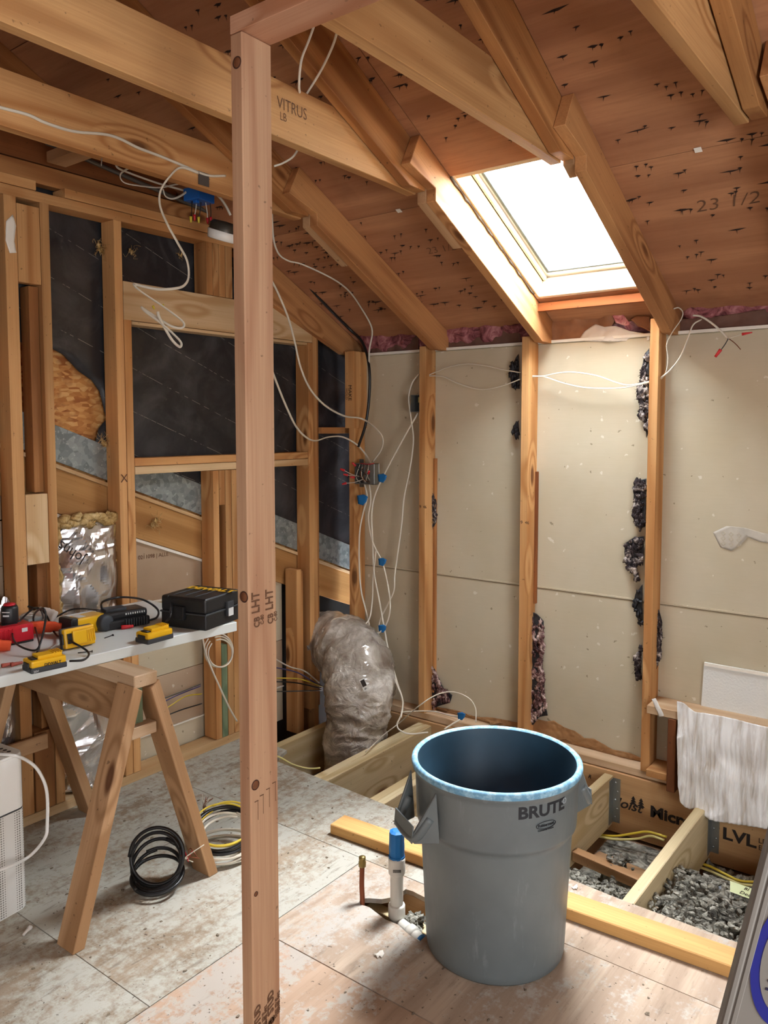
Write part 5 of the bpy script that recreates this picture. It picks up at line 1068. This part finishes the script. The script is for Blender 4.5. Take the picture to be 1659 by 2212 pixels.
text('Johns', 'printed_word', fb, (-2.940, 1.838, 1.035), (0, -.80, .60), (0, -.60, -.80), .062, INK, .0003, 0.0)
foilbatt('foil_batt', 'crinkled silver foil insulation batt behind the sawhorse, below the bench', 1.738, 2.012, -.0 + .045, .49, -3.0, 8.7, False)
foilbatt('foil_batt', 'strip of silver foil insulation at the far left edge of the wall', 1.462, 1.548, .045, .9, -3.0, 5.5, False)
def batt(label, x0, x1, zc, mat, seed, r=.065, y=3.62):
    P = [V((x0 + (x1 - x0) * i / 8, y + .02 * noise.noise(V((i, seed, 0))), zc + .02 * noise.noise(V((i * .7, seed, 4))))) for i in range(9)]
    nzf = lambda q, p, t, a: q + (q - p) * (.45 * noise.noise(q * 9 + V((seed, 0, 0))) + .25 * noise.noise(q * 26))
    e = thing('fibreglass_batt', P[4], label, 'insulation', 'pink fibreglass tucked under the eaves'); tube('wool', e, P, r, mat, 28, 8, 1.2, None, nzf); return e
def facing(par, L, mat, yv=3.568, cr=.010): return sheet('paper_facing', par, [at(x, y, 'y', yv) for x, y in L], (0, -1, 0), mat, cr, 14, .002, 5)
KD = plain('shaded_kraft', '#6f4f42', .8, var=.3, vs=14)  # kraft darkened in colour to paint in the shade under the eaves
e = batt('shaded pink insulation in the corner under the eaves, left of the first stud', -2.86, -2.37, 2.045, PINK_SHADE, 1.0); facing(e, [(800, 770), (803, 745), (850, 742), (905, 722), (905, 762)], KD)
e = batt('shaded pink insulation roll under the eaves between the first and second studs', -2.33, -1.79, 2.05, PINK_SHADE, 2.0); facing(e, [(952, 758), (955, 728), (1040, 718), (1125, 710), (1125, 745)], KD)
e = batt('bright pink insulation below the skylight', -1.67, -1.2, 2.055, PINK, 3.0, .055, 3.655)
facing(e, [(1183, 738), (1180, 700), (1187, 672), (1225, 662), (1300, 664), (1322, 672), (1328, 692), (1318, 712), (1290, 728), (1262, 738)], KRAFT, 3.556, .014)
facing(e, [(1246, 737), (1262, 716), (1285, 700), (1305, 706), (1330, 704), (1360, 715), (1404, 722), (1404, 735), (1320, 738)], plain('crumpled_white_paper', '#ddd6cc', .8), 3.55, .014)
facing(e, [(1318, 668), (1345, 678), (1362, 700), (1352, 704), (1330, 698)], PINK, 3.55, .01); facing(e, [(1362, 690), (1375, 682), (1404, 684), (1404, 716), (1380, 706)], KRAFT, 3.56, .010)
e = batt('dim pink insulation with brown paper under the eaves, right of the third stud', -1.10, -0.1, 2.065, PINK_SHADE, 4.0, .06); facing(e, [(1460, 722), (1470, 690), (1560, 682), (1700, 660), (1700, 706)], KD)
def remnant(L, label, mat=REMN, yv=3.53, fl=10, cut=5, r=None):
    pts = [at(x, y, 'y', yv) for x, y in L]; e = thing('insulation_scrap', pts[0], label, 'insulation scrap', 'torn insulation left along the back wall studs')
    sheet('torn_paper', e, pts, (0, -1, 0), BLACKP, .008, 22, .003, cut)
    xs = [p.x for p in pts]; zs = [p.z for p in pts]; cx, cz = sum(xs) / len(xs), sum(zs) / len(zs); VS, FS = [], []
    for _ in range(int(fl * 5)):
        a, b, c = R.random(), R.random(), R.randrange(len(pts)); q = V((cx, yv, cz)).lerp(pts[c].lerp(pts[(c + 1) % len(pts)], b), a ** .5 * .92)
        v_, f_ = lumps([(q + V((0, -.006, 0)), (R.uniform(.004, .011), .006, R.uniform(.006, .018)))], 2, .7, 3); k = len(VS); VS += v_; FS += [[i + k for i in f] for f in f_]
        if _ % 2 == 0:
            d = V((R.uniform(-1, 1), R.uniform(-1, 0), R.uniform(-1, .6))) * R.uniform(.008, .03); v_, f_ = tubedata([q, q + d * .5 + V((0, -.004, .003)), q + d], .0006, 3); k = len(VS); VS += v_; FS += [[i + k for i in f] for f in f_]
    o = mk('wool_fluff', VS, FS, mat, e, smooth=True); o['kind'] = 'stuff'; return e
remnant([(924, 1062), (933, 1058), (942, 1080), (943, 1128), (932, 1150), (924, 1145)], 'small dark insulation scrap halfway up the first stud')
remnant([(923, 1430), (938, 1442), (950, 1470), (962, 1490), (977, 1502), (972, 1518), (950, 1524), (932, 1532), (923, 1525)], 'triangular pinkish insulation scrap at the foot of the first stud', REMP, fl=16)
remnant([(1121, 765), (1108, 785), (1102, 812), (1106, 838), (1121, 840)], 'dark insulation scrap left of the second stud, beside the cables', BLACKP, fl=6)
remnant([(1121, 908), (1110, 922), (1106, 934), (1114, 938), (1121, 950)], 'little black paper flap left of the second stud', BLACKP, fl=3)
remnant([(1140, 1318), (1160, 1326), (1174, 1342), (1173, 1370), (1176, 1392), (1168, 1430), (1176, 1465), (1174, 1500), (1184, 1545), (1166, 1548), (1152, 1566), (1140, 1562)], 'long pink and black insulation scrap at the foot of the second stud', REMP, fl=40)
remnant([(1402, 752), (1393, 765), (1386, 800), (1380, 830), (1379, 862), (1388, 870), (1382, 902), (1392, 912), (1397, 945), (1402, 930)], 'long ragged insulation scrap at the top left of the third stud', fl=22)
remnant([(1396, 1034), (1371, 1038), (1370, 1085), (1369, 1128), (1380, 1142), (1394, 1138)], 'rectangular grey insulation scrap midway on the left of the third stud', fl=18)
remnant([(1392, 1158), (1368, 1162), (1349, 1174), (1350, 1205), (1356, 1228), (1366, 1232), (1374, 1258), (1378, 1254), (1370, 1222), (1390, 1215)], 'drooping grey insulation scrap left of the third stud, wider than the stud', fl=20)
remnant([(1388, 1262), (1374, 1282), (1369, 1300), (1374, 1322), (1380, 1346), (1388, 1350)], 'smooth black paper scrap low on the left of the third stud', BLACKP, fl=3)
remnant([(1386, 1392), (1376, 1412), (1373, 1440), (1377, 1466), (1384, 1470)], 'lowest pale insulation scrap on the left of the third stud', fl=8)
remnant([(1413, 1306), (1424, 1318), (1430, 1345), (1428, 1372), (1424, 1392), (1428, 1420), (1420, 1438), (1413, 1450)], 'ragged insulation scrap on the right side of the third stud', fl=18)

# =================================================================== CHASE, PATCH, PLASTIC SHEET
x_ = [-1.155, -1.065, -1.03, 0.6]
bx('chase_sill', wb, -1.156, 0.6, 3.40, YW - .001, .322, .358, SAWP, .002, 'x'); bx('chase_post', wb, -1.062, -1.027, 3.395, 3.44, .0, .32, BACKING, .002)
bx('chase_plate', wb, -1.156, -1.064, 3.41, YW - .001, .036, .068, STUD, .002, 'x')
sheet('paper_rag', wb, [at(x, y, 'y', 3.395) for x, y in ((1408, 1510), (1416, 1508), (1432, 1540), (1434, 1547), (1424, 1548))], (0, -1, 0), WHT, .004, 40, .001, 2)
def stucco():
    t = NT('stippled_white_paint'); p = t.obj(rand=False); n = t.noise(p, 110, 3); t.bump(n, .6, .003); return t.done(hexc('#dfe2df'), .7)
pa = [at(x, y, 'y', 3.535) for x, y in ((1521, 1431), (1720, 1466), (1712, 1598), (1514, 1531))]
tag(slab('wall_patch', None, [pa], (0, .012, 0), stucco(), Matrix.Translation(pa[0])), 'white stippled rectangle of painted wallboard above the hanging plastic sheet', 'wallboard')
pe = [at(x, y, 'y', 3.53) for x, y in ((1521, 1431), (1720, 1466), (1720, 1472), (1522, 1438))]
tag(slab('patch_edge', None, [pe], (0, .004, 0), WHITEEDGE), 'ragged top edge of the white stippled wallboard', 'wallboard edge')
def plas():
    t = NT('cloudy_plastic_sheet'); p = t.obj(rand=False)
    n = t.noise(t.n('ShaderNodeMapping', Vector=p, Scale=(26, 26, 3)).outputs[0], 1, 5, .65, dist=.4)
    col = t.ramp(n, [(.36, hexc('#c8c1b6')), (.48, hexc('#e0dedb')), (.6, hexc('#f6f7f6'))])
    t.bump(n, .6, .006); return t.done(col, .3)
top = [(1463, 1514), (1478, 1519), (1500, 1536), (1530, 1541), (1580, 1551), (1640, 1566), (1700, 1578), (1800, 1600)]; bot = [(1468, 1695), (1474, 1730), (1492, 1744), (1512, 1743), (1538, 1765), (1590, 1776), (1660, 1786), (1800, 1815)]
NX, NY = 220, 80; VS, FS = [], []
tp = spline([at(x, y, 'y', 3.39) for x, y in top], 30); bt = spline([at(x, y, 'y', 3.375) for x, y in bot], 30)
for i in range(NX + 1):
    f = i / NX * (len(tp) - 1); k = min(int(f), len(tp) - 2); A = tp[k].lerp(tp[k + 1], f - k); B = bt[k].lerp(bt[k + 1], f - k)
    for j in range(NY + 1):
        v = j / NY; q = A.lerp(B, v); s = min(1, v * 3)
        q.y -= .004 * math.sin(q.x * 330 + 4 * noise.noise(q * 6)) * s * (1 - .6 * v) + .010 * noise.noise(q * 8) * s + .012 * (.5 - abs(noise.noise(q * 11))) * s + .006 * (.5 - abs(noise.noise(V((q.x * 40, 0, q.z * 8))))) + .015 * v
        VS.append(q)
for i in range(NX):
    for j in range(NY): a = i * (NY + 1) + j; FS.append((a, a + NY + 1, a + NY + 2, a + 1))
o = mk('plastic_sheet', VS, FS, plas(), None, Matrix.Translation(VS[0]), smooth=True); o.modifiers.new('s', 'SOLIDIFY').thickness = .0012
tag(o, 'crumpled whitish plastic sheet hanging over the low framing at right', 'plastic sheet')

# =================================================================== LADDER
p0, p1 = at(1659, 1820, 'y', 1.0), at(1556, 2212, 'y', 1.0); la = (p0 - p1).normalized()
foot = p1 - la * (p1.z / la.z); headp = foot + la * 2.3
nrm_ = V((.30, -1, .30)); nrm_ = (nrm_ - la * nrm_.dot(la)).normalized(); lb = la.cross(nrm_) * -1
if lb.dot(RT) < 0: lb = -lb
LG = plain('grey_fibreglass', '#77736d', .55, var=.05, vs=3); ld = thing('step_ladder', foot, 'grey ladder rail with blue oval badge leaning in at the bottom right', 'ladder')
def rail(b0, b1, n0, n1, nm='rail_web', mat=LG, bev=.002): c_ = [foot + lb * b0 + nrm_ * n0, foot + lb * b1 + nrm_ * n0, foot + lb * b1 + nrm_ * n1, foot + lb * b0 + nrm_ * n1]; return prism(nm, ld, c_, la * 2.3, mat, bev=bev)
rail(0.0, .095, -.004, 0.0); rail(0.0, .008, -.035, .0035, 'rail_flange'); rail(.010, .016, 0, .002, 'rail_rib', LG, .0008); rail(.087, .095, -.035, .0035, 'rail_flange')
for k in range(1, 7): c_ = foot + la * (.30 * k) + lb * .02 - nrm_ * .048; board('rung', ld, c_, c_ + lb * .38 - nrm_ * .02, .07, .025, (0, 0, 1), STEEL)
prism('far_rail', ld, [foot + lb * (.37 + a) - nrm_ * (.02 + b) for a, b in ((0, 0), (.01, 0), (.01, .09), (0, .09))], la * 2.3, LG)
oc = at(1688, 2085, 'y', 1.0); oc = foot + la * (oc - foot).dot(la) + lb * (oc - foot).dot(lb)
def oval(nm, ra, rb_, off, mat, sq=1.0): return slab(nm, ld, [[oc + la * ra * math.cos(q) + lb * rb_ * math.sin(q) + nrm_ * off for q in [i * PI / 24 for i in range(48)]]], nrm_ * .0005, mat)
oc = oc + lb * .010
oval('badge', .088, .040, .0008, plain('deep_blue_print', '#151f78', .45)); oval('badge_field', .070, .030, .0014, LG)
text('WERNER', 'badge_text', ld, oc - la * .048 + lb * .003 + nrm_ * .0012, la, -lb, .030, plain('navy_print', '#14163a', .5), .0004, .015, .82, shear=.25)

for k, (px, py, sc, lab) in enumerate(((818, 2062, 10, 'white flake of paint on the plywood in front of the bin'), (557, 1898, 0, ''), (1241, 1917, 6, 'small white plaster crumb beside the golden floor timber'))):
    if not sc: continue
    O = [(-1.2, .1), (-.3, -.2), (.2, -.7), (.9, -.9), (1.2, -.1), (.7, .7), (.2, .3), (-.2, .8), (-.6, .3)]
    tag(sheet('paint_flake', None, [at(px + a * sc, py + b * sc, 'z', .003) for a, b in O], (0, 0, 1), WHITEEDGE, .002, 60, .002, 2), lab, 'paint flake')
